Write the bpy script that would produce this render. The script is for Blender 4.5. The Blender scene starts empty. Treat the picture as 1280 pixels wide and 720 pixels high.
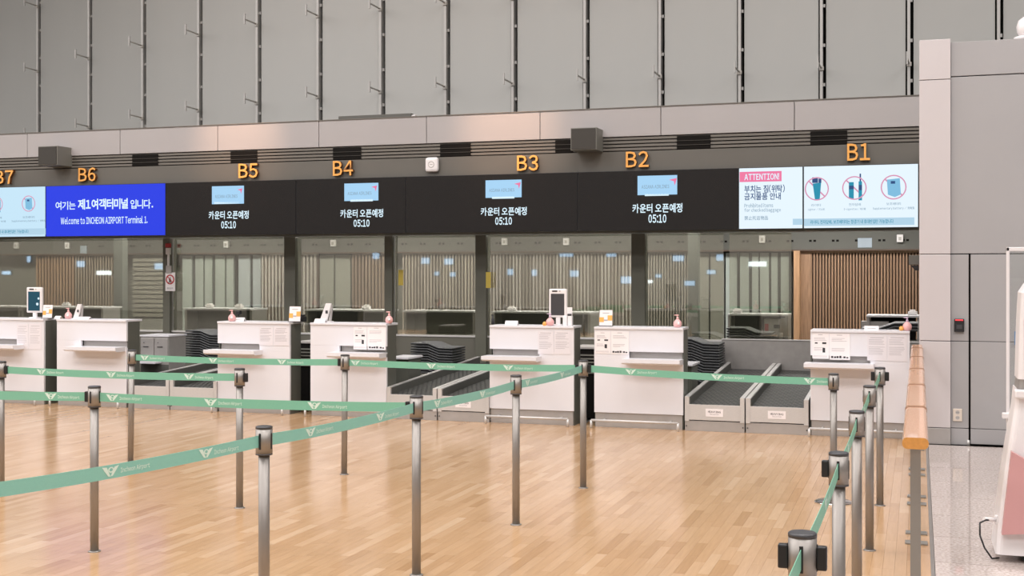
import bpy, bmesh, math, random
from mathutils import Vector, Matrix
random.seed(7)
SC = bpy.context.scene
COL = SC.collection

# ------------------------------------------------------------------ camera, world, light, exposure
F, CY, CX, EYE = 1545.0, 340.0, 640.0, 1.65
YAW = math.atan(508/1545)
cd = bpy.data.cameras.new('camera'); cam = bpy.data.objects.new('camera', cd); COL.objects.link(cam)
cam.location = (0, 0, EYE); cam.rotation_euler = (math.pi/2, 0, YAW)
cd.sensor_width = 36; cd.lens = 36*F/1280; cd.shift_y = (CY-360)/1280; cd.clip_end = 200
SC.camera = cam
SC.view_settings.view_transform = 'Standard'; SC.view_settings.look = 'None'
SC.view_settings.gamma = 1; SC.view_settings.exposure = -0.06
w = bpy.data.worlds.new('hall_air'); SC.world = w; w.use_nodes = True
w.node_tree.nodes['Background'].inputs[0].default_value = (1, .98, .97, 1)
w.node_tree.nodes['Background'].inputs[1].default_value = 0.32

def area(name, loc, sx, sy, power, col=(1, .962, .955), rot=(0, 0, 0)):
    l = bpy.data.lights.new(name, 'AREA'); l.shape = 'RECTANGLE'; l.size = sx; l.size_y = sy
    l.energy = power; l.color = col
    o = bpy.data.objects.new(name, l); o.location = loc; o.rotation_euler = rot; COL.objects.link(o)
    return o
def spot(name, loc, target, power, ang, col):
    l = bpy.data.lights.new(name, 'SPOT'); l.energy = power; l.color = col; l.spot_size = math.radians(ang); l.spot_blend = 1; l.shadow_soft_size = .15
    o = bpy.data.objects.new(name, l); o.location = loc
    o.rotation_euler = (Vector(target)-Vector(loc)).to_track_quat('-Z', 'Y').to_euler(); COL.objects.link(o)
for lx in (-33, -25, -17, -9, -1, 7):  # two leftmost columns added to brighten the left end of the upper wall
    for ly in (-6, 2, 9):
        area('ceiling_lamp', (lx, ly, 11.4), 5, 3.2, 560)
for lx in (-15, -11.5, -8, -4.5, -1.2):
    area('office_lamp', (lx, 17.6, 2.72), 2.6, .5, 95, (1, .965, .92))
for lx, ty in ((-9.2, 3.66), (-5.15, 3.66)):
    spot('downlight', (lx, 13.2, 6.6), (lx, 15.5, ty), 800, 27, (1, .58, .36))

# ------------------------------------------------------------------ measuring
cs, sn = math.cos(YAW), math.sin(YAW)
def at(px, py, Y):
    u = (px-CX)/F; v = (CY-py)/F
    dx, dy = u*cs-sn, u*sn+cs
    return Y*dx/dy, EYE+Y*v/dy
def X(px, Y): return at(px, CY, Y)[0]
def Z(px, py, Y): return at(px, py, Y)[1]
def proj(x, y, z):
    r = x*cs+y*sn; d = -x*sn+y*cs
    return (CX+F*r/d, CY-F*(z-EYE)/d, d) if d > .2 else None

# ------------------------------------------------------------------ materials
def newmat(name):
    m = bpy.data.materials.new(name); m.use_nodes = True
    nt = m.node_tree; return m, nt, nt.nodes['Principled BSDF']
def mat(name, col, rough=.5, metal=0, noise=0, nscale=20, stretch=(1, 1, 1), bump=0, spec=.5, coat=0):
    m, nt, b = newmat(name)
    b.inputs['Base Color'].default_value = (*col, 1); b.inputs['Roughness'].default_value = rough
    b.inputs['Metallic'].default_value = metal; b.inputs['Specular IOR Level'].default_value = spec
    b.inputs['Coat Weight'].default_value = coat
    if noise or bump:
        tc = nt.nodes.new('ShaderNodeTexCoord'); mp = nt.nodes.new('ShaderNodeMapping'); mp.inputs['Scale'].default_value = stretch
        nz = nt.nodes.new('ShaderNodeTexNoise'); nz.inputs['Scale'].default_value = nscale; nz.inputs['Detail'].default_value = 5
        nt.links.new(tc.outputs['Object'], mp.inputs[0]); nt.links.new(mp.outputs[0], nz.inputs['Vector'])
        if noise:
            cr = nt.nodes.new('ShaderNodeValToRGB')
            cr.color_ramp.elements[0].position = .3; cr.color_ramp.elements[1].position = .7
            cr.color_ramp.elements[0].color = (*[c*(1-noise) for c in col], 1)
            cr.color_ramp.elements[1].color = (*[min(1, c*(1+noise)) for c in col], 1)
            nt.links.new(nz.outputs['Fac'], cr.inputs[0]); nt.links.new(cr.outputs[0], b.inputs['Base Color'])
        if bump:
            bp = nt.nodes.new('ShaderNodeBump'); bp.inputs['Strength'].default_value = bump; bp.inputs['Distance'].default_value = .005
            nt.links.new(nz.outputs['Fac'], bp.inputs['Height']); nt.links.new(bp.outputs[0], b.inputs['Normal'])
    return m
def emit(name, col, power, base=(.01, .01, .01), rough=.5):
    m, nt, b = newmat(name)
    b.inputs['Base Color'].default_value = (*base, 1); b.inputs['Roughness'].default_value = rough
    b.inputs['Specular IOR Level'].default_value = .15
    b.inputs['Emission Color'].default_value = (*col, 1); b.inputs['Emission Strength'].default_value = power
    return m
def wood_strip(name, island):
    m, nt, b = newmat(name); N = nt.nodes.new; L = nt.links.new
    if island: rnd = N('ShaderNodeNewGeometry').outputs['Random Per Island']
    else: rnd = N('ShaderNodeObjectInfo').outputs['Random']
    cr = N('ShaderNodeValToRGB'); e = cr.color_ramp.elements
    e[0].position = 0; e[0].color = (.425, .255, .13, 1); e[1].position = 1; e[1].color = (.60, .42, .265, 1)
    for p, c in ((.08, (.475, .295, .158)), (.5, (.51, .325, .18)), (.92, (.55, .36, .21))):
        k = e.new(p); k.color = (*c, 1)
    L(rnd, cr.inputs[0])
    tc = N('ShaderNodeTexCoord'); mp = N('ShaderNodeMapping'); mp.inputs['Scale'].default_value = (60, 4, 1)
    cmb = N('ShaderNodeCombineXYZ'); ml = N('ShaderNodeMath'); ml.operation = 'MULTIPLY'; ml.inputs[1].default_value = 37
    L(rnd, ml.inputs[0]); L(ml.outputs[0], cmb.inputs[0]); L(ml.outputs[0], cmb.inputs[1])
    L(cmb.outputs[0], mp.inputs['Location']); L(tc.outputs['Object'], mp.inputs['Vector'])
    nz = N('ShaderNodeTexNoise'); nz.inputs['Scale'].default_value = 1; nz.inputs['Detail'].default_value = 6
    L(mp.outputs[0], nz.inputs['Vector'])
    mr = N('ShaderNodeMapRange'); mr.inputs[3].default_value = .86; mr.inputs[4].default_value = 1.14
    L(nz.outputs['Fac'], mr.inputs[0])
    mx = N('ShaderNodeMix'); mx.data_type = 'RGBA'; mx.blend_type = 'MULTIPLY'; mx.inputs[0].default_value = 1
    L(cr.outputs[0], mx.inputs[6]); L(mr.outputs[0], mx.inputs[7]); L(mx.outputs[2], b.inputs['Base Color'])
    b.inputs['Roughness'].default_value = .17; b.inputs['Specular IOR Level'].default_value = .5
    return m
def granite(name):
    m, nt, b = newmat(name); N = nt.nodes.new; L = nt.links.new
    tc = N('ShaderNodeTexCoord'); oi = N('ShaderNodeObjectInfo')
    ad = N('ShaderNodeVectorMath'); ad.operation = 'ADD'; L(tc.outputs['Object'], ad.inputs[0]); L(oi.outputs['Location'], ad.inputs[1])
    nz = N('ShaderNodeTexNoise'); nz.inputs['Scale'].default_value = 55; nz.inputs['Detail'].default_value = 6; L(ad.outputs[0], nz.inputs['Vector'])
    cr = N('ShaderNodeValToRGB'); e = cr.color_ramp.elements
    e[0].position = .36; e[0].color = (.42, .355, .325, 1); e[1].position = .60; e[1].color = (.63, .555, .515, 1)
    L(nz.outputs['Fac'], cr.inputs[0]); L(cr.outputs[0], b.inputs['Base Color'])
    b.inputs['Roughness'].default_value = .05; b.inputs['Specular IOR Level'].default_value = .6
    return m
def glass(name, tint, refl, rough=.02):
    m = bpy.data.materials.new(name); m.use_nodes = True; nt = m.node_tree; nt.nodes.clear(); N = nt.nodes.new; L = nt.links.new
    o = N('ShaderNodeOutputMaterial'); t = N('ShaderNodeBsdfTransparent'); t.inputs[0].default_value = (*tint, 1)
    g = N('ShaderNodeBsdfGlossy'); g.inputs['Roughness'].default_value = rough; g.inputs[0].default_value = (1, 1, .96, 1)
    fr = N('ShaderNodeFresnel'); fr.inputs[0].default_value = 1.5
    ad = N('ShaderNodeMath'); ad.inputs[1].default_value = refl; L(fr.outputs[0], ad.inputs[0])
    mx = N('ShaderNodeMixShader'); L(ad.outputs[0], mx.inputs[0]); L(t.outputs[0], mx.inputs[1]); L(g.outputs[0], mx.inputs[2]); L(mx.outputs[0], o.inputs[0])
    return m

WHITE = mat('white_laminate', (.745, .738, .77), .32)
WHITEP = mat('white_plastic', (.80, .77, .77), .35)
OLIVE = mat('dark_olive_laminate', (.105, .108, .09), .4)
STEEL = mat('brushed_steel', (.60, .585, .57), .42, .25, .08, 30, (1, 1, 20))
STEELD = mat('dull_steel', (.36, .345, .33), .45, .55, .06, 12)
CHROME = mat('satin_steel', (.32, .30, .28), .46, .72, .05, 40, (1, 1, .2))
CAPD = mat('dark_cap', (.06, .06, .065), .38, .2)
BLACK = mat('black_plastic', (.014, .014, .016), .4)
RUBBER = mat('belt_rubber', (.035, .035, .034), .6, 0, .5, 90, (1, 1, 1), .8)
TRAYM = mat('tray_plastic', (.014, .015, .017), .42)
TRAYR = mat('tray_rim', (.15, .155, .16), .45)
SLOTG = mat('grey_recess', (.45, .425, .41), .5)
PLINTH = mat('plinth_grey', (.42, .40, .385), .42, .35, .05, 10)
CLAD = mat('wall_cladding', (.355, .346, .348), .5, 0, .03, 1.2)
CLADL = mat('pillar_cladding', (.55, .513, .515), .42, 0, .02, 1.5)
CREAM = mat('fascia_cream', (.385, .365, .362), .45, 0, .03, 1)
TAUPE = mat('fascia_taupe', (.122, .115, .10), .5, 0, .04, 2)
TAUPED = mat('louvre_taupe', (.15, .138, .12), .5)
VOID = mat('dark_void', (.01, .009, .008), .8, spec=.1)
UPPER = mat('upper_wall_panel', (.525, .53, .51), .45, 0, .03, .5, (1, 1, .4))
UPPERM = mat('upper_wall_metal', (.54, .53, .51), .4, .2)
RODM = mat('rod_metal', (.44, .42, .39), .4, .4)
COLM = mat('column_bronze', (.105, .105, .082), .5)
COLS = mat('column_side', (.19, .185, .165), .5)
SLATL = mat('slat_wood', (.36, .22, .135), .5, 0, .2, 8, (6, 6, .5))
SLATD = mat('slat_backing', (.10, .062, .042), .6)
SLATP = mat('pale_slat', (.52, .475, .44), .45, 0, .1, 8, (6, 6, .5))
WOODP = mat('wood_post', (.46, .27, .15), .45, 0, .2, 5, (6, 6, .5))
PALEG = mat('pale_green_panel', (.40, .44, .41), .35, 0, .05, 3)
OFFW = mat('office_wall_grey', (.25, .245, .215), .6)
OFFD = mat('office_dark', (.105, .105, .095), .5)
OFFF = mat('office_floor', (.13, .12, .105), .6)
BULK = mat('bulkhead_grey', (.105, .104, .092), .6)
GLASS = glass('office_glass', (.85, .855, .80), .12)
CLEAR = glass('clear_acrylic', (.93, .95, .95), .03)
BELTG = mat('green_belt', (.20, .50, .36), .48, 0, .05, 300)
PRINT = mat('white_print', (.70, .85, .77), .5)
PAPER = mat('paper', (.74, .71, .735), .6)
PAPERK = mat('white_paper', (.84, .80, .80), .6)
INK = mat('grey_ink', (.40, .38, .40), .7)
INKD = mat('dark_ink', (.03, .03, .035), .7)
ORANGE = mat('orange_letter', (.88, .42, .10), .4)
ORANGED = mat('letter_side', (.16, .06, .02), .5)
ORANGEP = mat('orange_print', (.85, .42, .10), .5)
PINK = mat('pink_plastic', (.85, .48, .47), .4)
PINKR = mat('pink_panel', (.62, .33, .325), .35)
HAND = mat('handrail_wood', (.66, .385, .245), .26, 0, .06, 20, (8, 1, 8), 0, .5, .4)
HANDE = mat('handrail_end_grain', (.62, .29, .075), .35, 0, .1, 60)
HANDJ = mat('handrail_joint', (.26, .115, .05), .4)
GREYP = mat('rail_post_grey', (.30, .29, .27), .45, .4)
BOXG = mat('projector_grey', (.20, .195, .17), .5)
BOXF = mat('projector_front', (.036, .032, .026), .5)
RED = mat('red_plastic', (.45, .03, .035), .35)
YELLOW = mat('yellow_sign', (.62, .47, .08), .5)
HALLW = mat('hall_wall', (.46, .43, .40), .6)
GRANITE = granite('polished_granite')
WOODA = wood_strip('parquet_single', False); WOODB = wood_strip('parquet_field', True)
DISPK = mat('black_display', (.011, .010, .010), .25, 0, 0, 1, (1, 1, 1), 0, .45)
S_BLUE = emit('screen_blue', (.014, .045, .82), 1.0)
S_WHITE = emit('screen_white', (.80, .92, 1), 1.04)
S_PALE = emit('screen_pale_blue', (.60, .84, 1), .98)
S_TXT = emit('screen_text', (.72, .90, 1), 1.1)
S_LOGO = emit('screen_logo_plate', (.42, .72, 1), .95)
S_PINK = emit('screen_pink', (1, .22, .42), .9)
S_RING = emit('screen_ring', (.85, .36, .55), .85)
S_NAVY = emit('screen_navy', (.03, .10, .28), .8)
S_GREY = emit('screen_grey', (.32, .48, .62), .8)
S_TEAL = emit('screen_teal', (.02, .36, .55), .8)
S_SKY = emit('screen_sky', (.26, .62, .90), .85)
S_STRIP = emit('screen_strip', (.55, .80, .98), .85)
TABS = emit('tablet_glow', (.03, .16, .24), .5, (.01, .01, .012), .1)
REFL = emit('far_board', (.50, .70, 1), 2.8)
REFW = emit('far_board_white', (.85, .93, 1), 5)
REDL = emit('reader_led', (1, .05, .06), 2)

# ------------------------------------------------------------------ mesh builders
class M:
    def __init__(s): s.bm = bmesh.new()
    def box(s, x0, x1, y0, y1, z0, z1, bev=0, rot=None):
        r = bmesh.ops.create_cube(s.bm, size=1)
        for v in r['verts']:
            v.co = Vector(((x0+x1)/2+v.co.x*(x1-x0), (y0+y1)/2+v.co.y*(y1-y0), (z0+z1)/2+v.co.z*(z1-z0)))
            if rot: v.co = rot @ v.co
        if bev:
            es = list({e for v in r['verts'] for e in v.link_edges})
            bmesh.ops.bevel(s.bm, geom=es, offset=bev, segments=2, affect='EDGES', profile=.5)
        return s
    def tube(s, p, q, r, n=16, r2=None):
        p, q = Vector(p), Vector(q); d = q-p
        mx = Matrix.Translation((p+q)/2) @ d.to_track_quat('Z', 'Y').to_matrix().to_4x4()
        res = bmesh.ops.create_cone(s.bm, cap_ends=True, segments=n, radius1=r, radius2=r if r2 is None else r2, depth=d.length, matrix=mx)
        for v in res['verts']:
            for f in v.link_faces:
                if len(f.verts) == 4: f.smooth = True
        return s
    def lathe(s, prof, n=24, cx=0, cy=0, sx=1, sy=1):
        rings = []
        for r, z in prof:
            rings.append([s.bm.verts.new((cx+sx*r*math.cos(2*math.pi*k/n), cy+sy*r*math.sin(2*math.pi*k/n), z)) for k in range(n)])
        for a, b in zip(rings, rings[1:]):
            for k in range(n):
                f = s.bm.faces.new((a[k], a[(k+1) % n], b[(k+1) % n], b[k])); f.smooth = True
        s.bm.faces.new(rings[0][::-1]); s.bm.faces.new(rings[-1])
        return s
    def prism(s, pts, y0, y1, plane='xz'):
        """outline in the plane, given depth along the other axis"""
        def mk(a, b, c): return {'xz': (a, c, b), 'yz': (c, a, b), 'xy': (a, b, c)}[plane]
        A = [s.bm.verts.new(mk(a, b, y0)) for a, b in pts]; B = [s.bm.verts.new(mk(a, b, y1)) for a, b in pts]
        n = len(pts)
        for k in range(n): s.bm.faces.new((A[k], A[(k+1) % n], B[(k+1) % n], B[k]))
        s.bm.faces.new(A[::-1]); s.bm.faces.new(B)
        return s
    def ring(s, cx, cz, r0, r1, y0, y1, n=32):
        V = [[s.bm.verts.new((cx+r*math.cos(2*math.pi*k/n), y, cz+r*math.sin(2*math.pi*k/n))) for k in range(n)] for r, y in ((r0, y0), (r1, y0), (r1, y1), (r0, y1))]
        for i in range(4):
            a, b = V[i], V[(i+1) % 4]
            for k in range(n): s.bm.faces.new((a[k], a[(k+1) % n], b[(k+1) % n], b[k]))
        return s
    def path(s, pts, r, n=8):
        for a, b in zip(pts, pts[1:]): s.tube(a, b, r, n)
        return s
    def mesh(s, name):
        bmesh.ops.recalc_face_normals(s.bm, faces=s.bm.faces)
        me = bpy.data.meshes.new(name); s.bm.to_mesh(me); s.bm.free(); return me
    def build(s, name, m, parent=None, loc=None):
        return link(name, s.mesh(name), m, parent, loc)
def link(name, me, m, parent=None, loc=None):
    o = bpy.data.objects.new(name, me)
    if m and not me.materials: me.materials.append(m)
    COL.objects.link(o)
    if parent: o.parent = parent
    if loc: o.location = loc
    return o
def empty(name, loc=(0, 0, 0), rz=0):
    o = bpy.data.objects.new(name, None); o.empty_display_size = .1; o.location = loc; o.rotation_euler = (0, 0, rz); COL.objects.link(o); return o
def tag(o, label, cat, group=None):
    o['label'] = label; o['category'] = cat
    if group: o['group'] = group
    return o
def thing(name, label, cat, loc=(0, 0, 0), rz=0, group=None): return tag(empty(name, loc, rz), label, cat, group)
def struct(o, label=None):
    o['kind'] = 'structure'
    if label: o['label'] = label
    return o
def dup(root, loc, label=None, rz=None, group=None):
    r = root.copy(); COL.objects.link(r); r.location = loc
    if rz is not None: r.rotation_euler = (0, 0, rz)
    if label: r['label'] = label
    if group: r['group'] = group
    for ch in list(root.children):
        c = ch.copy(); COL.objects.link(c); c.parent = r
        for g in list(ch.children):
            d = g.copy(); COL.objects.link(d); d.parent = c
    return r
GLY = {}
def glyph(ch, bold):
    """outline of one character as (points, faces, left, right); latin characters are taken in their full-width form"""
    key = (ch, bold)
    if key not in GLY:
        c = bpy.data.curves.new('lettering', 'FONT'); c.size = 1; c.extrude = 0; c.offset = bold; c.resolution_u = 2
        c.body = chr(ord(ch)+0xFEE0) if '!' <= ch <= '~' else ch
        o = bpy.data.objects.new('lettering_tmp', c); COL.objects.link(o)
        me = bpy.data.meshes.new_from_object(o); COL.objects.unlink(o); bpy.data.objects.remove(o); bpy.data.curves.remove(c)
        P = [(v.co.x, v.co.y) for v in me.vertices]; Fc = [tuple(p.vertices) for p in me.polygons]; bpy.data.meshes.remove(me)
        xs = [p[0] for p in P] or [0, .2]; GLY[key] = (P, Fc, min(xs), max(xs))
    return GLY[key]
def text_mesh(txt, w=None, h=None, ext=.0008, bold=0, gap=.09):
    """lettering as mesh, upright in xz, facing -y; scaled to w x h when given"""
    bm = bmesh.new(); x = 0
    for ch in txt:
        if ch == ' ': x += .26; continue
        P, Fc, a, b = glyph(ch, bold); V = [bm.verts.new((x+p-a, 0, q)) for p, q in P]
        for f in Fc:
            try: bm.faces.new([V[k] for k in f])
            except ValueError: pass
        x += b-a+gap
    xs = [v.co.x for v in bm.verts]; zs = [v.co.z for v in bm.verts]
    x0, x1, z0, z1 = min(xs), max(xs), min(zs), max(zs)
    fx = w/(x1-x0) if w else None; fz = h/(z1-z0) if h else None
    fx = fx or fz; fz = fz or fx
    for v in bm.verts: v.co.x = (v.co.x-(x0+x1)/2)*fx; v.co.z = (v.co.z-(z0+z1)/2)*fz
    if ext:
        r = bmesh.ops.extrude_face_region(bm, geom=list(bm.faces))
        for g in r['geom']:
            if isinstance(g, bmesh.types.BMVert): g.co.y -= ext
    bmesh.ops.recalc_face_normals(bm, faces=bm.faces)
    me = bpy.data.meshes.new('lettering'); bm.to_mesh(me); bm.free(); return me
ORD = ['topmost', 'second', 'third', 'fourth', 'fifth', 'sixth', 'seventh', 'eighth', 'ninth', 'tenth', 'eleventh', 'twelfth', 'thirteenth', 'fourteenth', 'fifteenth', 'sixteenth']

# ================================================================== SETTING
# hall shell
fl = struct(M().box(-37, 16, -14, 20.5, -.12, -.03).build('floor', OFFF), 'hall floor of pale wood strips and grey granite tiles')
struct(M().box(-37, 16, -14.2, -14, -.12, 12).build('wall_front', HALLW), 'far hall wall behind the viewer')
struct(M().box(-37.2, -37, -14, 24, -.12, 12).build('wall_left', HALLW), 'hall wall far to the left')
struct(M().box(16, 16.2, -14, 24, -.12, 12).build('wall_right', HALLW), 'hall wall far to the right')
struct(M().box(-37.2, 16.2, -14.2, 24.5, 12, 12.2).build('ceiling', HALLW), 'high hall ceiling')

# parquet: strips running towards the counters
TRIMX = .066
planks = []; W = .064
col_n = int((TRIMX+15)/W)
for i in range(col_n):
    x1 = TRIMX-i*W; y = .4-random.random()*1.0
    while y < 13.0:
        ln = random.choice((.35, .45, .5, .6, .75))
        planks.append((x1-W, y, ln)); y += ln
def plank_area(p):
    x, y, l = p; q = [proj(x+a, y+b, 0) for a, b in ((0, 0), (W, 0), (W, l), (0, l))]
    if any(k is None for k in q): return 0
    cx = sum(k[0] for k in q)/4; cy = sum(k[1] for k in q)/4
    if not (0 < cx < 1135 and cy < 720): return 0
    return abs(sum(q[i][0]*q[(i+1) % 4][1]-q[(i+1) % 4][0]*q[i][1] for i in range(4)))/2
order = sorted(planks, key=plank_area, reverse=True)
meshes = {}
for x, y, l in order[:290]:
    if l not in meshes: meshes[l] = M().box(.0004, W-.0004, .0004, l-.0004, -.03, 0).mesh('floor_plank')
    link('floor_plank', meshes[l], WOODA, fl, (x, y, 0))
vs, fs = [], []
for x, y, l in order[290:]:
    b = len(vs); g = .0004; z = 0
    for zz in (-.03, z):
        vs += [(x+g, y+g, zz), (x+W-g, y+g, zz), (x+W-g, y+l-g, zz), (x+g, y+l-g, zz)]
    fs += [(b+4, b+5, b+6, b+7), (b, b+1, b+5, b+4), (b+1, b+2, b+6, b+5), (b+2, b+3, b+7, b+6), (b+3, b, b+4, b+7)]
me = bpy.data.meshes.new('floor_planks'); me.from_pydata(vs, [], fs)
link('floor_planks', me, WOODB, fl)['kind'] = 'stuff'
M().box(TRIMX, TRIMX+.02, .4, 12.5, -.03, .002).build('floor_trim', STEELD, fl)
T = .72; tm = M().box(.003, T-.003, .003, T-.003, -.03, 0).mesh('floor_tile')
for i in range(6):
    for j in range(18):
        link('floor_tile', tm, GRANITE, fl, (TRIMX+.02+i*T, 12.48-(j+1)*T, 0))

# upper wall: tall metal panels between slender fins, gently curving
JPX = [-14, 49, 113, 180, 250, 323, 399, 477, 558, 642, 732, 825.5, 925, 1027, 1136, 1248, 1366]
JP = []
for k, px in enumerate(JPX):
    Yk = 20+(.085*(7-k)**2 if k < 7 else 0)
    JP.append((X(px, Yk), Yk))
ub = M()
for a, b in zip(JP, JP[1:]):
    ub.prism([(a[0], a[1]+.12), (b[0], b[1]+.12), (b[0], b[1]+.2), (a[0], a[1]+.2)], 3.3, 12, 'xy')
wb = struct(ub.build('wall_back', VOID), 'tall grey panelled wall above the check-in counters')
ZB, ZT = 3.55, 9.0
fin = M().box(-.022, .022, -.07, .12, ZB, ZT)
finm = fin.mesh('fin')
clip = M()
for k in range(9): clip.box(.02, .055, -.012, .02, 3.95+k*.62, 4.0+k*.62)
clipm = clip.mesh('joint_clip')
armm = M().tube((0, -.05, 0), (-.02, -.45, .02), .014, 8).box(-.03, .04, -.1, -.04, -.04, .02).mesh('bracket_arm')
tipm = M().box(-.035, -.012, -.47, -.44, -.07, .12).mesh('bracket_tip')
for k, (a, b) in enumerate(zip(JP, JP[1:])):
    d = Vector((b[0]-a[0], b[1]-a[1])); ang = math.atan2(d.y, d.x)
    p = M().box(.070, d.length-.048, -.0, .05, ZB, ZT).build('wall_panel', UPPER, wb, (a[0], a[1], 0)); p.rotation_euler = (0, 0, ang)
for k, (x, y) in enumerate(JP):
    link('wall_fin', finm, UPPERM, wb, (x, y, 0))
    link('joint_clip', clipm, UPPERM, wb, (x, y, 0))
    for z in (4.85, 6.3, 7.75):
        br = link('bracket_arm', armm, RODM, wb, (x, y, z-.02*abs(k-8)*(k < 8)))
        link('bracket_tip', tipm, UPPERM, br)

# canopy over the counters: fascia, louvre strip, letter band
YF = 15.5
can = struct(M().box(-22, .35, YF+.09, 16.05, 2.16, 3.70).box(-22, .35, 16.05, 20.6, 3.45, 3.68).build('trim_1', TAUPE), 'long canopy fascia over the check-in counters')
FJ = [-1600, -1100, -760, -480, -220, -80, 34, 150, 272, 398.5, 533, 675, 826, 993, 1200]
FX = [X(px, YF) for px in FJ if X(px, YF) > -22.5]
for a, b in zip(FX, FX[1:]):
    M().box(max(a, -22)+.004, min(b, .35)-.004, YF, YF+.09, 3.387, 3.75, .004).build('fascia_panel', CREAM, can)
M().box(-22, .35, YF-.01, YF+.02, 3.75, 3.762).build('fascia_cap', TAUPED, can)
for z in (3.21, 3.255, 3.30, 3.345):
    M().box(-22, .35, YF+.015, YF+.07, z, z+.03).build('louvre_slat', TAUPED, can)
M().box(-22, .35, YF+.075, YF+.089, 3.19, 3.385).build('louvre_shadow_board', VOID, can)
M().box(-22, .35, YF+.01, YF+.09, 2.935, 3.196).build('letter_band', TAUPE, can)
M().box(-22, .35, YF+.02, YF+.09, 2.155, 2.18).build('lower_edge', OLIVE, can)
for i, (a, b) in enumerate(((165, 197), (288, 321), (416, 451), (550, 588), (694, 716), (846, 888), (1013, 1059))):
    v = thing('air_vent', 'black slotted air vent in the louvre strip, number %s from the left' % ['one', 'two', 'three', 'four', 'five', 'six', 'seven'][i] if False else
              ['black air vent slot left of the orange B5', 'black air vent slot directly above the orange B5', 'black air vent slot directly above the orange B4', 'black air vent slot between wall speaker and middle projector box',
               'black air vent slot just left of the B3 projector box', 'black air vent slot right of the orange B2', 'black air vent slot just left of the orange B1'][i], 'air vent', (X(a, YF), YF, 3.2), 0, 'air vents in the louvre strip')
    wdt = X(b, YF)-X(a, YF)
    M().box(0, wdt, .004, .074, .005, .17).build('vent_box', VOID, v)
    for z in (.05, .105):
        M().box(0, wdt, -.004, .006, z, z+.007).build('vent_blade', BOXF, v)

# columns, low steel wall, glazing
YG = 16.2
cols = [(205.5, 217), (355, 375), (481, 495), (594, 612), (789, 809)]
cl = ['bronze column behind the no-entry sign', 'dark bronze column between B5 and B4 displays', 'bronze column right of the B4 counter', 'dark bronze column left of the B3 counter', 'bronze column behind the B2 counter']
colx = []
for i, (a, b) in enumerate(cols):
    x1 = X(b, YG+.05); x0 = X(a, YG-.1)
    c = thing('column', cl[i], 'column', ((x0+x1)/2, YG, 0), 0, 'columns under the canopy'); hw = max(.06, (x1-x0)/2); colx.append((x0+x1)/2)
    M().box(-hw, hw, -.1, -.04, 0, 2.16, .003).build('column_face', COLM, c)
    M().box(-hw+.008, hw-.008, -.04, .1, 0, 2.16).build('column_core', COLS, c)
lw = struct(M().box(-20, .25, YG-.02, YG+.06, -.03, .75).build('trim_2', STEELD), 'low steel wall under the office glass')
for a, b in zip([-20, -17.6, -15, -12.6]+colx+[X(902, 16.1), .25], [-17.6, -15, -12.6]+colx+[X(902, 16.1), .25]):
    pass
ed = [-20, -17.5, -15]+colx+[X(905, YG), X(990, YG)]
for a, b in zip(ed, ed[1:]):
    M().box(a+.006, b-.006, YG-.04, YG-.02, .02, .742, .003).build('steel_panel', STEELD if b > -2.2 else mat('olive_steel', (.15, .145, .12), .4, .2) if 'olive_steel' not in bpy.data.materials else bpy.data.materials['olive_steel'], lw)
M().box(-20, .25, YG-.05, YG+.07, .742, .765).build('steel_sill', STEEL, lw)
gn = 1
for a, b in zip(ed, ed[1:]):
    wn = struct(M().box(a+.07, b-.07 if b in colx else b-.006, YG-.006, YG+.006, .765, 2.16).build('window_%d' % gn, GLASS), 'office glass pane'); gn += 1
# clear part at right has a steel upstand in front (collecting conveyor end)
sp = thing('steel_upstand', 'grey steel panel closing the back of the conveyors beside B1', 'panel', ((X(902, 15.8)+.2)/2, 15.8, 0))
M().box(X(902, 15.8)-(X(902, 15.8)+.2)/2, .2-(X(902, 15.8)+.2)/2, 0, .04, .0, .79, .004).build('panel_sheet', STEELD, sp)
M().box(X(902, 15.8)-(X(902, 15.8)+.2)/2, .2-(X(902, 15.8)+.2)/2, -.01, .05, .79, .802).build('top_edge', STEEL, sp)

# office behind the glass
YB = 19.2
struct(M().box(-22, .35, YB+.1, YB+.25, -.03, 3.4).build('wall_1', OFFW), 'office back wall')
struct(M().box(-22, .35, 16.1, YB+.2, 2.78, 2.86).build('ceiling_1', OFFW), 'office ceiling')
struct(M().box(-22, .35, YG+.06, YB+.1, -.03, -.005).build('floor_1', OFFF), 'dark office floor')
struct(M().box(.3, .36, 12.95, YB+.2, -.03, 3.4).build('wall_2', OFFW), 'office side wall')
bk = struct(M().box(-22, .34, YB-.28, YB+.1, 1.985, 2.78).build('trim_3', BULK), 'grey bulkhead above the slatted office wall')
M().box(-22, .34, YB-.30, YB-.02, 1.965, 1.985).build('bulkhead_edge', SLATD, bk)
hm = M().box(-.05, -.012, -.004, 0, 0, .03).box(.012, .05, -.004, 0, 0, .03).mesh('vent_hole')
for k in range(44):
    link('vent_hole', hm, VOID, bk, (.15-k*.33, YB-.281, 2.10))
slat_sets = []
def slat_screen(px0, px1, n, m, backm, label, y=YB, zt=1.965, w=.5, dim=None):
    x0, x1 = X(px0, y), X(px1, y)
    t = thing('slat_screen', label, 'slat screen', (x0, y, 0))
    M().box(0, x1-x0, .05, .08, 0, zt).build('backing_board', backm, t)
    p = (x1-x0)/n; sm = M().box(0, p*w, 0, .05, 0, zt-.03).mesh('slat')
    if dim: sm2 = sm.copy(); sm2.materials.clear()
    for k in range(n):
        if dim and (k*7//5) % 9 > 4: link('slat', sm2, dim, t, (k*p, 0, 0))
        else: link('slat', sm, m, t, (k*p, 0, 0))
    M().box(0, x1-x0, -.004, .05, zt-.03, zt).build('head_rail', m, t)
    return t
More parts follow.
